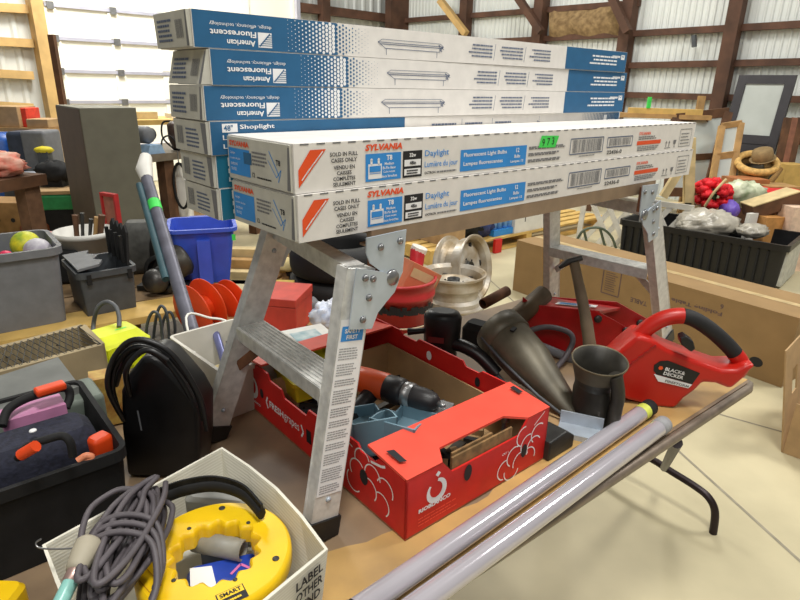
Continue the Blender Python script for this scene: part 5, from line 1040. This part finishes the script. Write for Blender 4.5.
for x in (.18, L+.6): MB().box((x, .02, 0), (x+.1, .12, bz-.061), m_woodd).build('leg', bn2); MB().box((x, .55, 0), (x+.1, .65, bz-.061), m_woodd).build('leg', bn2)
MB().box((.0, .05, .25), (L+.7, .65, .29), m_wood).build('shelf', bn2)
BN = LOC[bn2.name]
v0 = BN @ V((.02, .12, bz)); vs = thing('bench_grinder', 'pale blue bench grinder with a grey wheel on the workbench', 'grinder', v0, rz)
q = MB(); q.prism([(-.0, 0), (.17, 0), (.14, .07), (.03, .07)], Fr((0, 0, 0.001), (1, 0, 0), (0, 0, 1)), -.12, M('pale_blue', (140, 170, 200), .5)); q.build('base', vs)
MB().lathe([(0, 0), (.06, 0), (.07, .02), (.07, .1), (.05, .12), (0, .12)], m_grey, 24, AX((.12, -.02, .14), (-.2, 1, 0))).build('wheel', vs); MB().lathe([(0, 0), (.05, 0), (.05, .2), (0, .2)], m_dgrey, 20, AX((.02, .06, .14), (1, .1, 0))).build('motor', vs)
q = MB(); h_ = BN @ V((.42, .1, bz)); q.lathe([(0, 0), (.05, 0), (.07, .08), (.055, .2), (.03, .22), (0, .22)], M('brown_lamp', (70, 52, 44), .4), 18, Mx.Translation(h_+UZ*.03) @ Mx.Rotation(.35, 4, 'X')); q.tube(spline([h_+V((-.05, 0, .24)), h_+V((-.12, 0, .22)), h_+V((-.13, 0, .1)), h_+V((-.04, 0, .005))], 5), .008, m_blackm, 8); q.box((h_.x-.04, h_.y-.03, h_.z+.001), (h_.x+.04, h_.y+.03, h_.z+.05), m_blackm); one('brown_lamp', 'dark brown lamp head on the workbench beside the blue cartons', 'lamp', q)
q = MB(); h_ = BN @ V((.26, .06, bz+.001)); q.tube(spline([h_+V((-.05, 0, .006)), h_+V((-.03, 0, .1)), h_+V((.03, 0, .13)), h_+V((.08, 0, .08)), h_+V((.1, 0, .006))], 5), .007, m_blackm, 8); one('black_cable', 'black cable looped up on the workbench between grinder and lamp', 'cable', q)
q = MB(); p = BN @ V((.28, -.04, .62)); q.tube([p+V((.06*math.cos(a), 0, .19*math.sin(a))) for a in (2*math.pi*k/24 for k in range(25))], .012, m_blackm, 8); q.beam(p+UZ*.19, p+UZ*.29, .008, .008, m_steel); one('hanging_belt', 'black belt loop hanging below the workbench edge', 'belt', q)
q = MB(); p = BN @ V((.40, .1, .2901)); q.loft([rr(-.075, -.06, .075, .06, .03, z) for z in (0, .34)]+[rr(-.03, -.03, .03, .03, .02, .44), rr(-.025, -.025, .025, .025, .02, .5)], m_whitep, True, True); q.v = [v+p for v in q.v]; one('white_jug', 'white plastic jug under the workbench', 'jug', q)
q = blob(BN @ V((.06, .2, .45)), (.13, .12, .15), M('clear_bag', (206, 214, 214), .3, 0, .15, 12, .3), .25, 7, 3, n=14); q.v = [V((v.x, v.y, max(v.z, .2905))) for v in q.v]; one('clear_bag', 'clear plastic bag under the workbench next to the cabinet', 'bag', q)
tb3 = D(150, 122, 6.0); t_ = thing('table', 'pale table far behind the workbench with papers', 'table', (tb3.x-.45, tb3.y, 0), RU); MB().box((0, 0, tb3.z-.05), (1.5, .7, tb3.z), m_woody).build('tabletop', t_)
for x in (.04, 1.4):
    for y in (.04, .6): MB().box((x, y, 0), (x+.06, y+.06, tb3.z-.051), m_woodd).build('leg', t_)
TT3 = LOC[t_.name]
for i, (x, y, sx, sy, sz, m, nm, lb) in enumerate(((.75, .2, .3, .2, .05, m_whitep, 'paper_stack', 'white paper stack on the far pale table'), (.35, .2, .25, .2, .07, m_woodl, 'shallow_box', 'shallow tan box on the far pale table'), (1.15, .25, .2, .2, .08, m_ink3, 'blue_box', 'small blue box on the far pale table'))):
    q = MB(); q.box((x, y, tb3.z+.001), (x+sx, y+sy, tb3.z+sz), m); q.v = [TT3 @ v for v in q.v]; one(nm, lb, 'box', q)
# brown wooden table, far left, and what is on and under it
a = W(36, 174, .80); b = W(-30, 184, .80); t4 = thing('wooden_table', 'dark brown wooden table at the far left edge', 'table', (a.x, a.y, 0), math.atan2((a-b).y, (a-b).x)); 
MB().box((-1.6, -.05, .72), (.04, .75, .80), m_woodd).build('tabletop', t4)
for x, y in ((-.12, .0), (-1.55, 0), (-.12, .62), (-1.55, .62)): MB().box((x, y, 0), (x+.13, y+.1, .719), M('table_leg_brown', (120, 88, 64), .7, 0, .15)).build('leg', t4)
T4 = LOC[t4.name]; p = T4 @ V((-.2, .25, .87)); q = blob(p, (.28, .2, .1), M('coral_cloth', (210, 96, 74), .8, 0, .2, 9, .2, rgb2=(216, 180, 160)), .3, 7, 5, flat=.802); one('coral_cloth', 'coral and cream cloth heaped on the brown table', 'cloth', q)
q = blob(D(44, 150, 5.8), (.09, .06, .035), M('mustard_glove', (214, 196, 40), .7), .2, 6, 1, n=10); p = D(44, 150, 5.8); q.box((p.x-.05, p.y-.04, 0), (p.x+.05, p.y+.04, p.z-.01), m_dgrey); one('yellow_cloth', 'yellow cloth on a dark stand beyond the coral cloth', 'cloth', q)
# open shelving by the left wall
sh_y = 6.4
def shelf_z(py, px=20): return D(px, py, sh_y).z
s0 = D(-60, 128, sh_y); s1 = D(47, 126, sh_y); sv = thing('shelving', 'wooden wall shelving at the far left holding cartons and bins', 'shelf', (s0.x, sh_y, 0), .0)
Ls = s1.x-s0.x
for py in (128, 222): z = max(.12, shelf_z(py)); MB().box((0, 0, z-.04), (Ls+(.35 if py == 222 else 0), .45, z), m_wood).build('shelf_board', sv)
for x in (0, Ls-.06): MB().box((x, .40, 0), (x+.06, .46, 1.9), m_woodd).build('upright', sv)
zt = shelf_z(128)+.001
def onshelf(nm, lb, x0, x1, ptop, dpt, m, zb=zt, cat='box', y0=.04):
    a, b = D(x0, ptop, sh_y+y0), D(x1, ptop, sh_y+y0); q = MB(); q.box((a.x, sh_y+y0, zb), (b.x, sh_y+y0+dpt, a.z), m); return one(nm, lb, cat, q, bevel=.006)
onshelf('cardboard_carton', 'large brown cardboard carton on the far left shelf', -14, 16, 106, .34, m_card)
onshelf('red_box', 'red box between two cartons on the far left shelf', 17, 25, 108, .25, M('box_red', (216, 60, 40), .5), y0=.1)
onshelf('low_carton', 'low open tan carton at the right of the far left shelf', 25.5, 47, 119, .3, m_card)
zf = max(.12, shelf_z(222))+.001
q = MB(); p = D(4, 150, 6.1); q.lathe([(0, 0), (.22, 0), (.22, p.z+.1), (.18, p.z+.16), (0, p.z+.16)], M('barrel_blue', (20, 84, 170), .4), 24, Mx.Translation((p.x-.05, 6.15, 0.001))); one('blue_barrel', 'blue barrel at the far left edge under the shelf', 'barrel', q)
q = MB(); p = D(24, 145, 6.0); hz = D(24, 131, 6.0).z; rbox(q, (p.x, 6.0, hz/2), (.2, .25, hz), 0, M('slate_plastic', (52, 60, 76), .5), .04); one('slate_drum', 'dark slate bin beside the blue barrel', 'bin', q)
q = MB(); p = D(42, 142, 6.0); hz = D(42, 130, 6.0).z; rbox(q, (p.x, 6.0, hz/2), (.24, .3, hz), 0, m_grey, .03); one('grey_bin', 'grey bin right of the dark slate bin', 'bin', q)
q = blob(D(54, 172, 5.4), (.15, .12, .1), m_blackm, .3, 7, 8, n=12); p = D(54, 172, 5.4); q.box((p.x-.1, p.y-.08, 0), (p.x+.1, p.y+.08, p.z-.02), m_blackm); one('black_bag', 'black bag heaped left of the grey cabinet', 'bag', q)
q = blob(D(30, 182, 5.6), (.28, .14, .1), M('grey_sheet', (150, 156, 164), .5, 0, .1, 12), .2, 6, 4, n=12); p = D(30, 182, 5.6); q.box((p.x-.2, p.y-.1, 0), (p.x+.2, p.y+.1, p.z-.02), m_dgrey); one('grey_sheet', 'folded grey sheet below the brown table', 'sheet', q)
gx = D(57, 208, 5.2); gbx = thing('green_box', 'green lidded box on a black box left of the cabinet', 'box', (gx.x, gx.y, 0), .3)
MB().box((-.18, -.1, 0.001), (.17, .2, gx.z), m_blackm).build('lower_box', gbx); q = MB(); q.box((-.19, -.11, gx.z+.001), (.18, .21, gx.z+.13), M('tote_green', (40, 140, 80), .45)); q.build('lid_box', gbx, bevel=.015)
q = MB(); q.box((-.25, -.1, gx.z+.135), (.16, .2, gx.z+.165), m_card); q.v = [LOC[gbx.name] @ v for v in q.v]; one('tan_board', 'tan board lying on the green box', 'board', q)
p = D(37, 232, 5.1); q = MB(); q.lathe([(0, 0), (.12, 0), (.13, .03), (.13, .24), (.09, .29), (.09, .32), (0, .32)], M('amber_jar', (150, 74, 34), .3, 0, .3, 8, rgb2=(90, 60, 40)), 20, Mx.Translation((p.x, p.y, .001))); q.v = [V((v.x, v.y, v.z*1.0)) for v in q.v]; one('amber_jar', 'amber jar of small goods between the cardboard box and the green box', 'jar', q)
p = D(6, 230, 5.0); q = MB(); q.box((p.x-.35, p.y, 0.001), (p.x+.18, p.y+.3, .45), M('tan_card', (168, 130, 82), .8, 0, .1)); 
for x in (-.2, -.05, .08): q.disc(Fr((p.x+x, p.y, .3), (1, 0, 0), (0, 0, 1)), 0, 0, .02, m_ink, .001, 10)
one('cardboard_box', 'cardboard box with round holes under the brown table', 'box', q)

# ------------------------------------------------------------------ right side: long carton, tote, pallet goods
cr0, cr1 = W(781, 388, 0), None; ch_ = .395; tl = W(517, 240, ch_); tr_ = V((cr0.x, cr0.y, 0)); e = V((tr_.x-tl.x, tr_.y-tl.y, 0)); Lc = e.length; rz = math.atan2(e.y, e.x)
lc = thing('long_carton', 'long brown cardboard carton lying on the floor behind the table', 'carton', (tl.x, tl.y, 0.001), rz)
q = MB(); q.box((0, 0, 0), (Lc, .42, ch_), M('carton_brown', (150, 120, 78), .75, 0, .05, 8)); f = Fr((0, 0, 0), (1, 0, 0), (0, 0, 1)); g = f.turned(Lc, ch_); m_pb = M('carton_print', (104, 82, 78), .7)
def lx(px, py): p = P(px, py, tl, V((e.y, -e.x, 0)).normalized())-V((tl.x, tl.y, 0)); return p.dot(e.normalized()), p.z
x0, z0 = lx(601, 292); x1, z1 = lx(622, 272); q.line(f, [(x0, z0), (x1, z0), (x1, z1), (x0, z1), (x0, z0)], .008, m_pb, .001); q.blurb(f, x0+.02, z0+.02, (x1-x0)-.04, (z1-z0)-.04, 9, m_pb, .001, .4)
x0, z0 = lx(722, 315); q.text(g, Lc-x0, ch_-z0-.02, 'Folding Table', m_pb, h=.03, w=.3, bold=.02); q.text(g, Lc-x0+.05, ch_-z0+.045, 'Plastic Molded Top', m_pb, h=.016, w=.24); q.text(g, Lc-x0+.0, ch_-z0-.06, '6', m_pb, h=.03, bold=.02)
x0, z0 = lx(756, 362); q.disc(f, x0, z0, .035, m_ink, .001, 14, .028); x0, z0 = lx(640, 300); q.text(g, Lc-x0-.05, ch_-z0, 'TABLE', m_pb, h=.03, bold=.02)
q.line(Fr((0, 0, ch_), (1, 0, 0), (0, 1, 0)), [(.01, .21), (Lc-.01, .21)], .05, M('clear_tape', (196, 170, 120), .3), .001); q.build('carton_body', lc)
# flap of another box at the right edge
a, rz, L_ = seat((781, 452), (800, 424), .001); hz = D(785, 351, a.y).z
bx = thing('open_carton', 'open cardboard box at the right edge with a hand hole in its side', 'cardboard box', a, rz)
q = MB(); q.box((0, -.006, 0), (.5, 0, hz*.5), m_card); q.box((.0, -.006, hz*.5), (.12, 0, hz*.75), m_card); q.box((.2, -.006, hz*.5), (.5, 0, hz*.75), m_card); q.box((0, -.006, hz*.75), (.5, 0, hz), m_card); q.v = [V((v.x-.21*v.z*math.cos(rz), v.y+.21*v.z*math.sin(rz), v.z)) for v in q.v]; q.build('side_panel', bx)
MB().box((0, -.4, 0), (.006, -.0065, hz*.5), m_card).build('side_panel', bx); MB().box((.0065, -.4, 0), (.5, -.394, hz*.5), m_card).build('side_panel', bx); MB().box((.0065, -.393, .0), (.5, -.0065, .006), m_card).build('bottom', bx)
# black tote
a = D(622, 217, 5.3); b = D(787, 250, 4.42); e = b-a; e.z = 0; L = e.length; rz = math.atan2(e.y, e.x); hz = .36
bt = thing('black_tote', 'long black ribbed plastic crate on the floor behind the long carton', 'crate', (a.x, a.y, 0.001), rz); tub(L, .62, hz, m_black, .02, .008, .02, .03, .05).build('shell', bt)
for k in range(18): MB().box((.04+k*(L-.1)/18, -.012, .03), (.055+k*(L-.1)/18, .012, hz-.06), m_blackm).build('rib', bt)
MB().box((L-.022, .04, .02), (L+.012, .58, hz-.06), M('grey_end', (190, 190, 180), .5)).build('end_panel', bt)['label'] = 'grey end panel'
BTm = LOC[bt.name]
for i, (x, y, rx, ry, rz_, m, lb) in enumerate(((.64, .3, .25, .22, .12, m_bag, 'grey clear plastic bag bulging out of the black crate'), (1.0, .28, .12, .1, .06, m_bag, 'small crumpled plastic bag near the right end of the black crate'))):
    p = BTm @ V((x, y, hz+.02)); q = blob(p, (rx, ry, rz_), m, .28, 7, i+3, n=16); q.v = [V((v.x, v.y, max(v.z, hz-.118))) for v in q.v]; one('plastic_bag', lb, 'bag', q, 'plastic bags in the black crate')
q = MB(); q.box((.05, .06, .012), (L-.06, .56, hz-.12), m_blackm); q.v = [BTm @ v for v in q.v]; one('dark_contents', 'dark goods filling the black crate below the plastic bags', 'goods', q)
# pallet goods in the middle distance
a, rz, L = seat((430, 266), (560, 237), 0.001); pz3 = .13; pallet('pallet', 'pale wooden pallet on the floor under the bags and water bottles', a, rz, L+.8, 1.0, pz3, 8, m_woody)
PT = Mx.Translation(a) @ Mx.Rotation(rz, 4, 'Z')
q = MB(); q.box((L*.42, -.05, 0), (L*.47, -.02, .13), m_red); q.v = [PT @ v for v in q.v]; one('red_bracket', 'red steel bracket standing against the pallet edge', 'bracket', q)
def gx_(px, py=247): p = PT.inverted() @ W(px, py, pz3); return p.x
q = MB(); x = gx_(470, 255); q.box((x, .05, pz3+.001), (x+.26, .4, pz3+.3), m_card); q.v = [PT @ v for v in q.v]; one('cardboard_box', 'plain tan cardboard box at the left end of the pallet', 'box', q)
for i, (px, m, lb) in enumerate(((499, m_blackm, 'black rubbish bag on the pallet beside the tan box'), (518, M('bag_blue', (44, 62, 120), .45, 0, .2, 20, .3), 'dark blue bag on the pallet left of the water bottles'))):
    p = PT @ V((gx_(px), .2, pz3+.14)); q = blob(p, (.17, .17, .2), m, .3, 7, i+6, n=14, flat=pz3+.002); one('rubbish_bag', lb, 'bag', q)
x = gx_(530); bp = PT @ V((x, .04, pz3+.001)); bc_ = thing('water_case', 'shrink wrapped case of blue water bottles on the pallet', 'bottles', bp, rz); q = MB(); q.box((0, 0, 0), (.38, .3, .06), m_cyan); q.build('tray', bc_)
for ix in range(5):
    for iy in range(2): MB().lathe([(0, .06), (.034, .06), (.034, .22), (.014, .27), (.014, .30), (0, .30)], M('bottle_blue', (120, 170, 220), .15, 0, .2, 9), 12, Mx.Translation((.04+ix*.075, .05+iy*.1, 0))).build('bottle', bc_)
x = gx_(566); q = MB(); q.box((x, .02, pz3+.001), (x+.5, .45, pz3+.36), m_whitep); q.line(Fr((x+.15, .02, pz3+.1), (1, 0, 0), (0, 0, 1)), [(0, 0), (0, .14), (-.03, .1), (0, .14), (.03, .1)], .012, m_ink, .001); q.v = [PT @ v for v in q.v]; one('white_carton', 'white carton with an up arrow at the right end of the pallet', 'carton', q)
# lattice and wire stand
lt = W(585, 240, .0); lt = D(583, 238, 5.9); lat = thing('lattice_panel', 'white lattice panel leaning between the pallet and the black crate', 'lattice', (lt.x, lt.y, 0), -.7)
q = MB()
for k in range(5):
    q.beam((.0+k*.16, 0, max(0, lt.z-.1)), (.0+k*.16+.3, .05, lt.z+.42), .05, .008, m_bin, (0, 1, 0)); q.beam((.0+k*.16+.3, -.01, max(0, lt.z-.1)), (.0+k*.16, .04, lt.z+.42), .05, .008, m_bin, (0, 1, 0))
q.beam((-.05, 0, .0), (-.05, .05, lt.z+.44), .05, .02, m_bin, (0, 1, 0)); q.beam((.98, 0, .0), (.98, .05, lt.z+.44), .05, .02, m_bin, (0, 1, 0)); q.beam((-.05, .05, lt.z+.44), (.98, .05, lt.z+.44), .05, .02, m_bin, (0, 1, 0)); q.build('slats', lat)
q = MB(); 
for pp in (((576, 242), (584, 230), (600, 228), (611, 236), (616, 248)), ((580, 246), (592, 246), (606, 250)), ((584, 230), (588, 248)), ((600, 228), (606, 250))): q.tube(spline([D(px, py, 5.2) for px, py in pp], 4), .012, M('olive_wire', (86, 96, 80), .4, .4), 7)
zl = D(592, 246, 5.2); q.tube([zl, V((zl.x, zl.y, 0))], .012, m_dsteel, 7); zl = D(606, 250, 5.2); q.tube([zl, V((zl.x, zl.y, 0))], .012, m_dsteel, 7); one('wire_stand', 'bent olive wire stand in front of the lattice panel', 'stand', q)
# ------------------------------------------------------------------ right background by the wall
dy0, dy1 = 7.7, 7.25; A, B = D(741, 75, dy0), D(799, 75, dy1); dvec = B-A; dvec.z = 0; Ld = dvec.length; zt_ = (A.z+B.z)/2; rz = math.atan2(dvec.y, dvec.x); nrm = V((math.sin(rz), -math.cos(rz), 0)); lean = .35
dr = thing('leaning_door', 'dark grey door with a large glass pane leaning against the right wall', 'door', V((A.x, A.y, 0))+nrm*lean, rz)
T = Mx(((1, 0, 0, -.02), (0, 1, lean/zt_, 0), (0, 0, 1, 0), (0, 0, 0, 1))); m_dr = M('door_grey', (46, 43, 47), .5, .1, .1, 8)
zg0, zg1 = zt_-.68, zt_-.1
for lo_, hi_, nm in (((0, 0, .01), (.1, .045, zt_), 'stile'), ((Ld-.1, 0, .01), (Ld, .045, zt_), 'stile'), ((.101, 0, zg1), (Ld-.101, .045, zt_), 'top_rail'), ((.101, 0, zg0-.1), (Ld-.101, .045, zg0), 'mid_rail'), ((.101, .008, .01), (Ld-.101, .04, zg0-.101), 'lower_panel')): MB().box(lo_, hi_, m_dr, T).build(nm, dr)
MB().box((.101, .018, zg0+.001), (Ld-.101, .026, zg1-.001), m_glass, T).build('glass_pane', dr)
for z in (.3, .55): MB().box((.2, .002, z), (Ld-.2, .0075, z+.16), m_dr, T).build('raised_panel', dr)
# posts bundle
for i, (x0, x1) in enumerate(((778, 788), (784, 794), (791, 800))):
    a = D(x0-4, 186, 6.9); a.z = 0.02; b = D(x1, 118, 6.9+.25); q = MB(); q.beam(a, b, .07, .05, m_woodd if i != 1 else M('post_reddish', (140, 92, 70), .7), (0, 1, 0)); one('leaning_post', ('leftmost of three brown posts leaning right of the door', 'middle of three brown posts leaning right of the door', 'rightmost of three brown posts leaning right of the door')[i], 'post', q, 'posts leaning right of the door')
# window sashes
def sash(label, pts, y, m, group=None, glass=True, bw=.1):
    t = thing('window_sash', label, 'window frame', (D(*pts[3], y).x, y, 0), 0, group); pp = [D(px, py, y+(.25 if i < 2 else 0)) for i, (px, py) in enumerate(pts)]; pp[2].z = max(pp[2].z, .03); pp[3].z = max(.03, pp[3].z)
    for i in range(4): a, b = pp[i], pp[(i+1) % 4]; q = MB(); q.beam(a, b, bw, .05, m, (0, -1, 0)); q.build('frame_bar', t, True)
    q = MB(); q.beam((pp[0]+pp[3]*1.2)/2.2, (pp[1]+pp[2]*1.2)/2.2, .07, .04, m, (0, -1, 0)); q.build('glazing_bar', t, True)
    if glass: q = MB(); o2 = [p+V((0, .01, 0)) for p in pp]; q.add([p for p in pp]+o2, [(0, 1, 2, 3), (7, 6, 5, 4)], m_glass); q.build('glass_pane', t, True)
sash('brown wooden window sash leaning behind the carton end', ((676, 118), (728, 112), (706, 192), (668, 192)), 6.9, m_woodd)
sash('pale edged window sash standing right of the brown sash', ((722, 126), (741, 123), (731, 180), (712, 182)), 6.5, m_wood, None, True, .06)
q = MB(); a, b = W(700, 207, .5), W(765, 207, .5)
# pale timber frame right of the cartons
sw = thing('timber_stand', 'pale timber stand with a diagonal brace beside the black crate', 'stand', (D(690, 212, 5.6).x, 5.6, 0), 0)
for a, b, nm, w_ in (((690, 138), (688, 216), 'post', .09), ((686, 160), (663, 197), 'brace', .07), ((686, 208), (722, 214), 'rail', .07), ((660, 205), (690, 205), 'rail', .05)):
    q = MB(); q.beam(D(*a, 5.6), D(*b, 5.6), w_, .05, m_woodl, (0, -1, 0)); q.build(nm, sw, True)
q = MB(); p = D(688, 216, 5.6); q.beam(p, V((p.x, 5.6, 0)), .09, .05, m_woodl, (0, -1, 0)); q.build('post', sw, True); q = MB(); p = D(722, 214, 5.6); q.beam(p, V((p.x, 5.6, 0)), .07, .05, m_woodl, (0, -1, 0)); q.build('post', sw, True)
# boards stacked high behind the cartons
bd = thing('board_rack', 'rack of brown boards behind the far end of the cartons', 'rack', (D(655, 118, 7.2).x, 7.2, 0), -.3)
zb_ = D(655, 114, 7.2).z
MB().box((-.7, 0, zb_-.05), (.6, .3, zb_), m_wood).build('board', bd); MB().box((-.3, .02, zb_+.001), (.5, .25, zb_+.06), m_woody).build('board', bd)
for x in (-.65, .5): MB().box((x, .1, 0), (x+.08, .2, zb_-.051), m_woodd).build('upright', bd)
q = MB(); p = D(648, 112, 7.25); q.beam(D(650, 97, 7.25), V((D(650, 97, 7.25).x, 7.25, zb_+.061)), .04, .03, m_green, (0, 1, 0)); one('green_stick', 'bright green stick standing on the brown boards', 'stick', q)
q = MB(); a = D(702, 96, 7.6); q.beam(V((a.x-.05, 7.5, 0)), a, .08, .05, m_wood, (0, 1, 0)); one('short_post', 'short tan post leaning at the wall left of the door', 'post', q)

# flowers, bags, purple
p = D(712, 193, 5.6); fl_ = thing('red_flowers', 'bunch of bright red artificial flowers behind the black crate', 'flowers', (p.x, p.y, 0), 0); m_fl = M('petal_red', (226, 20, 36), .6, 0, .2, 14, .2)
for k in range(22):
    d = V((rnd.uniform(-1, 1), rnd.uniform(-1, .4), rnd.uniform(-.9, 1))).normalized()*.125; c = p+d; q = blob((0, 0, 0), (.055, .055, .04), m_fl, .5, 9, k, n=7); q.v = [v+c for v in q.v]; q.build('blossom', fl_, True)
q = MB(); q.tube([V((p.x, p.y, 0)), p], .05, M('stem_green', (60, 90, 50), .7), 8); q.tube(spline([p+V((-.12, -.15, -.1)), p+V((-.08, -.2, .05)), p+V((.0, -.2, .16))], 4), .012, m_woodl, 6); q.build('stems', fl_, True)
def heap(nm, lb, cat, px, py, y, rad, m, amp, seed, base=m_woodd, **k):
    p = D(px, py, y); q = blob(p, rad, m, amp, 7, seed, n=14); zb = p.z-rad[2]*.5
    if zb > .05: q.box((p.x-rad[0]*.5, p.y-rad[1]*.4, 0), (p.x+rad[0]*.5, p.y+rad[1]*.4, zb+.03), base)
    return one(nm, lb, cat, q, **k)
heap('printed_sack', 'pale green printed sack slumped right of the red flowers', 'sack', 741, 194, 5.7, (.22, .14, .13), M('sack_print', (222, 226, 196), .5, 0, .2, 9, .3, rgb2=(110, 126, 84)), .25, 3)
heap('purple_bag', 'small purple bag below the printed sack', 'bag', 729, 210, 5.5, (.09, .08, .09), M('purple', (132, 104, 214), .5, 0, .1, 9, .2), .2, 5)
heap('grey_heap', 'dark grey heap of cloth above the wicker basket rim', 'cloth', 757, 172, 6.7, (.2, .12, .1), M('heap_grey', (90, 84, 70), .8, 0, .3, 12), .3, 6)
# wicker basket with hat
p = D(757, 163, 6.5); wk = thing('wicker_basket', 'wicker basket with a thick round rim holding the hat', 'basket', (p.x, p.y, 0), 0)
tilt_ = V((-.15, -.45, 1)).normalized(); e1 = tilt_.cross(V((0, 1, 0))).normalized(); e2 = tilt_.cross(e1)
q = MB(); q.tube([p+e1*math.cos(a)*.19+e2*math.sin(a)*.19 for a in (2*math.pi*k/30 for k in range(31))], .038, M('wicker_rim', (214, 172, 100), .7, 0, .15, 30, .2), 10); q.build('rim', wk, True)
rings = [[p+(e1*math.cos(a)+e2*math.sin(a))*r-tilt_*h for a in (2*math.pi*k/24 for k in range(24))] for r, h in ((.18, .0), (.15, .15), (.11, .3))]; rings.append([V((v.x, v.y, .002)) for v in rings[-1]]); q = MB(); q.loft(rings, m_wicker, False, True); q.build('body', wk, True)
q = MB(); q.tube(spline([p+V((.2, -.1, -.05)), p+V((.08, -.22, -.13)), p+V((-.02, -.22, -.28))], 5), .03, m_wicker, 8); q.build('handle', wk, True)
p = D(764, 155, 6.45); hat = thing('brown_hat', 'brown felt hat resting on the wicker basket rim', 'hat', p-UZ*.06, 0); T = Mx.Rotation(-.35, 4, 'Y') @ Mx.Rotation(.2, 4, 'X'); m_hat = M('hat_felt', (140, 116, 78), .9, 0, .1, 20)
MB().lathe([(.1, .02), (.105, .05), (.095, .12), (.06, .135), (0, .12)], m_hat, 24, T).build('crown', hat); MB().lathe([(.085, .018), (.125, .028), (.127, .022), (.085, .01)], m_hat, 24, T).build('brim', hat)
# crates and furniture under them
def blk(nm, lb, cat, pl_, pr_, ptop, y, dpt, m, rz=0., **k):
    a, b = D(pl_[0], pl_[1], y), D(pr_[0], pr_[1], y); z1 = D((pl_[0]+pr_[0])/2, ptop, y).z; z0 = max(0.0, min(a.z, b.z)); q = MB(); q.box((0, 0, 0), (b.x-a.x, dpt, z1), m); q.v = [Mx.Translation((a.x, y, 0)) @ Mx.Rotation(rz, 4, 'Z') @ v for v in q.v]; return one(nm, lb, cat, q, **k)
blk('wooden_crate', 'orange brown wooden crate below the wicker basket', 'crate', (735, 200), (768, 200), 180, 6.1, .3, M('crate_orange', (176, 112, 66), .7, 0, .15, 8), .1)
blk('wooden_bench', 'low orange wooden bench right of the wicker basket', 'bench', (768, 198), (800, 198), 187, 5.95, .3, m_wood, .05)
blk('tan_carton', 'tall tan carton behind the low bench at the right', 'carton', (770, 180), (790, 180), 166, 6.9, .3, m_card, 0)
blk('yellow_board', 'yellow topped carton at the right edge beyond the bench', 'carton', (784, 178), (806, 178), 165, 6.75, .3, m_woody, 0)
blk('red_chest', 'bright red flat topped chest at the right edge', 'chest', (769, 204), (815, 204), 194, 5.6, .45, M('chest_red', (224, 30, 44), .5), 0)
q = MB(); a = D(752, 212, 5.2); b = D(790, 196, 5.2); d = V((1, .1, .32)); q.box((-.2, -.1, -.05), (.2, .1, .06), m_woodd, Mx.Translation((a+b)/2) @ Mx.Rotation(-.35, 4, 'Y')); q.quad(Fr((a+b)/2+V((-.19, -.09, .145))*0+V((-.2, -.1, .0)), (1, 0, .36), (0, 1, 0)), 0, 0, .001, .001, m_wood); 
m_ = (a+b)/2; q.box((m_.x-.15, m_.y-.07, 0), (m_.x+.12, m_.y+.07, m_.z-.03), m_woodd); T = Mx.Translation(m_) @ Mx.Rotation(-.35, 4, 'Y'); q.box((-.205, -.105, .0605), (.205, .105, .07), m_woodl, T); one('tilted_box', 'dark wooden box with a pale lid tilted in front of the red chest', 'box', q)
blk('orange_carton', 'orange tan carton between the tilted box and the black crate', 'carton', (766, 226), (788, 226), 218, 5.0, .15, M('carton_orange', (196, 140, 76), .7), .2)
blk('white_card', 'white card standing left of the orange tan carton', 'card', (748, 226), (761, 220), 214, 5.05, .04, m_whitep, .4)
blk('pale_box', 'pale box at the right edge behind the black crate', 'box', (788, 236), (812, 236), 208, 4.95, .3, M('pale_peach', (226, 196, 170), .6), .1)
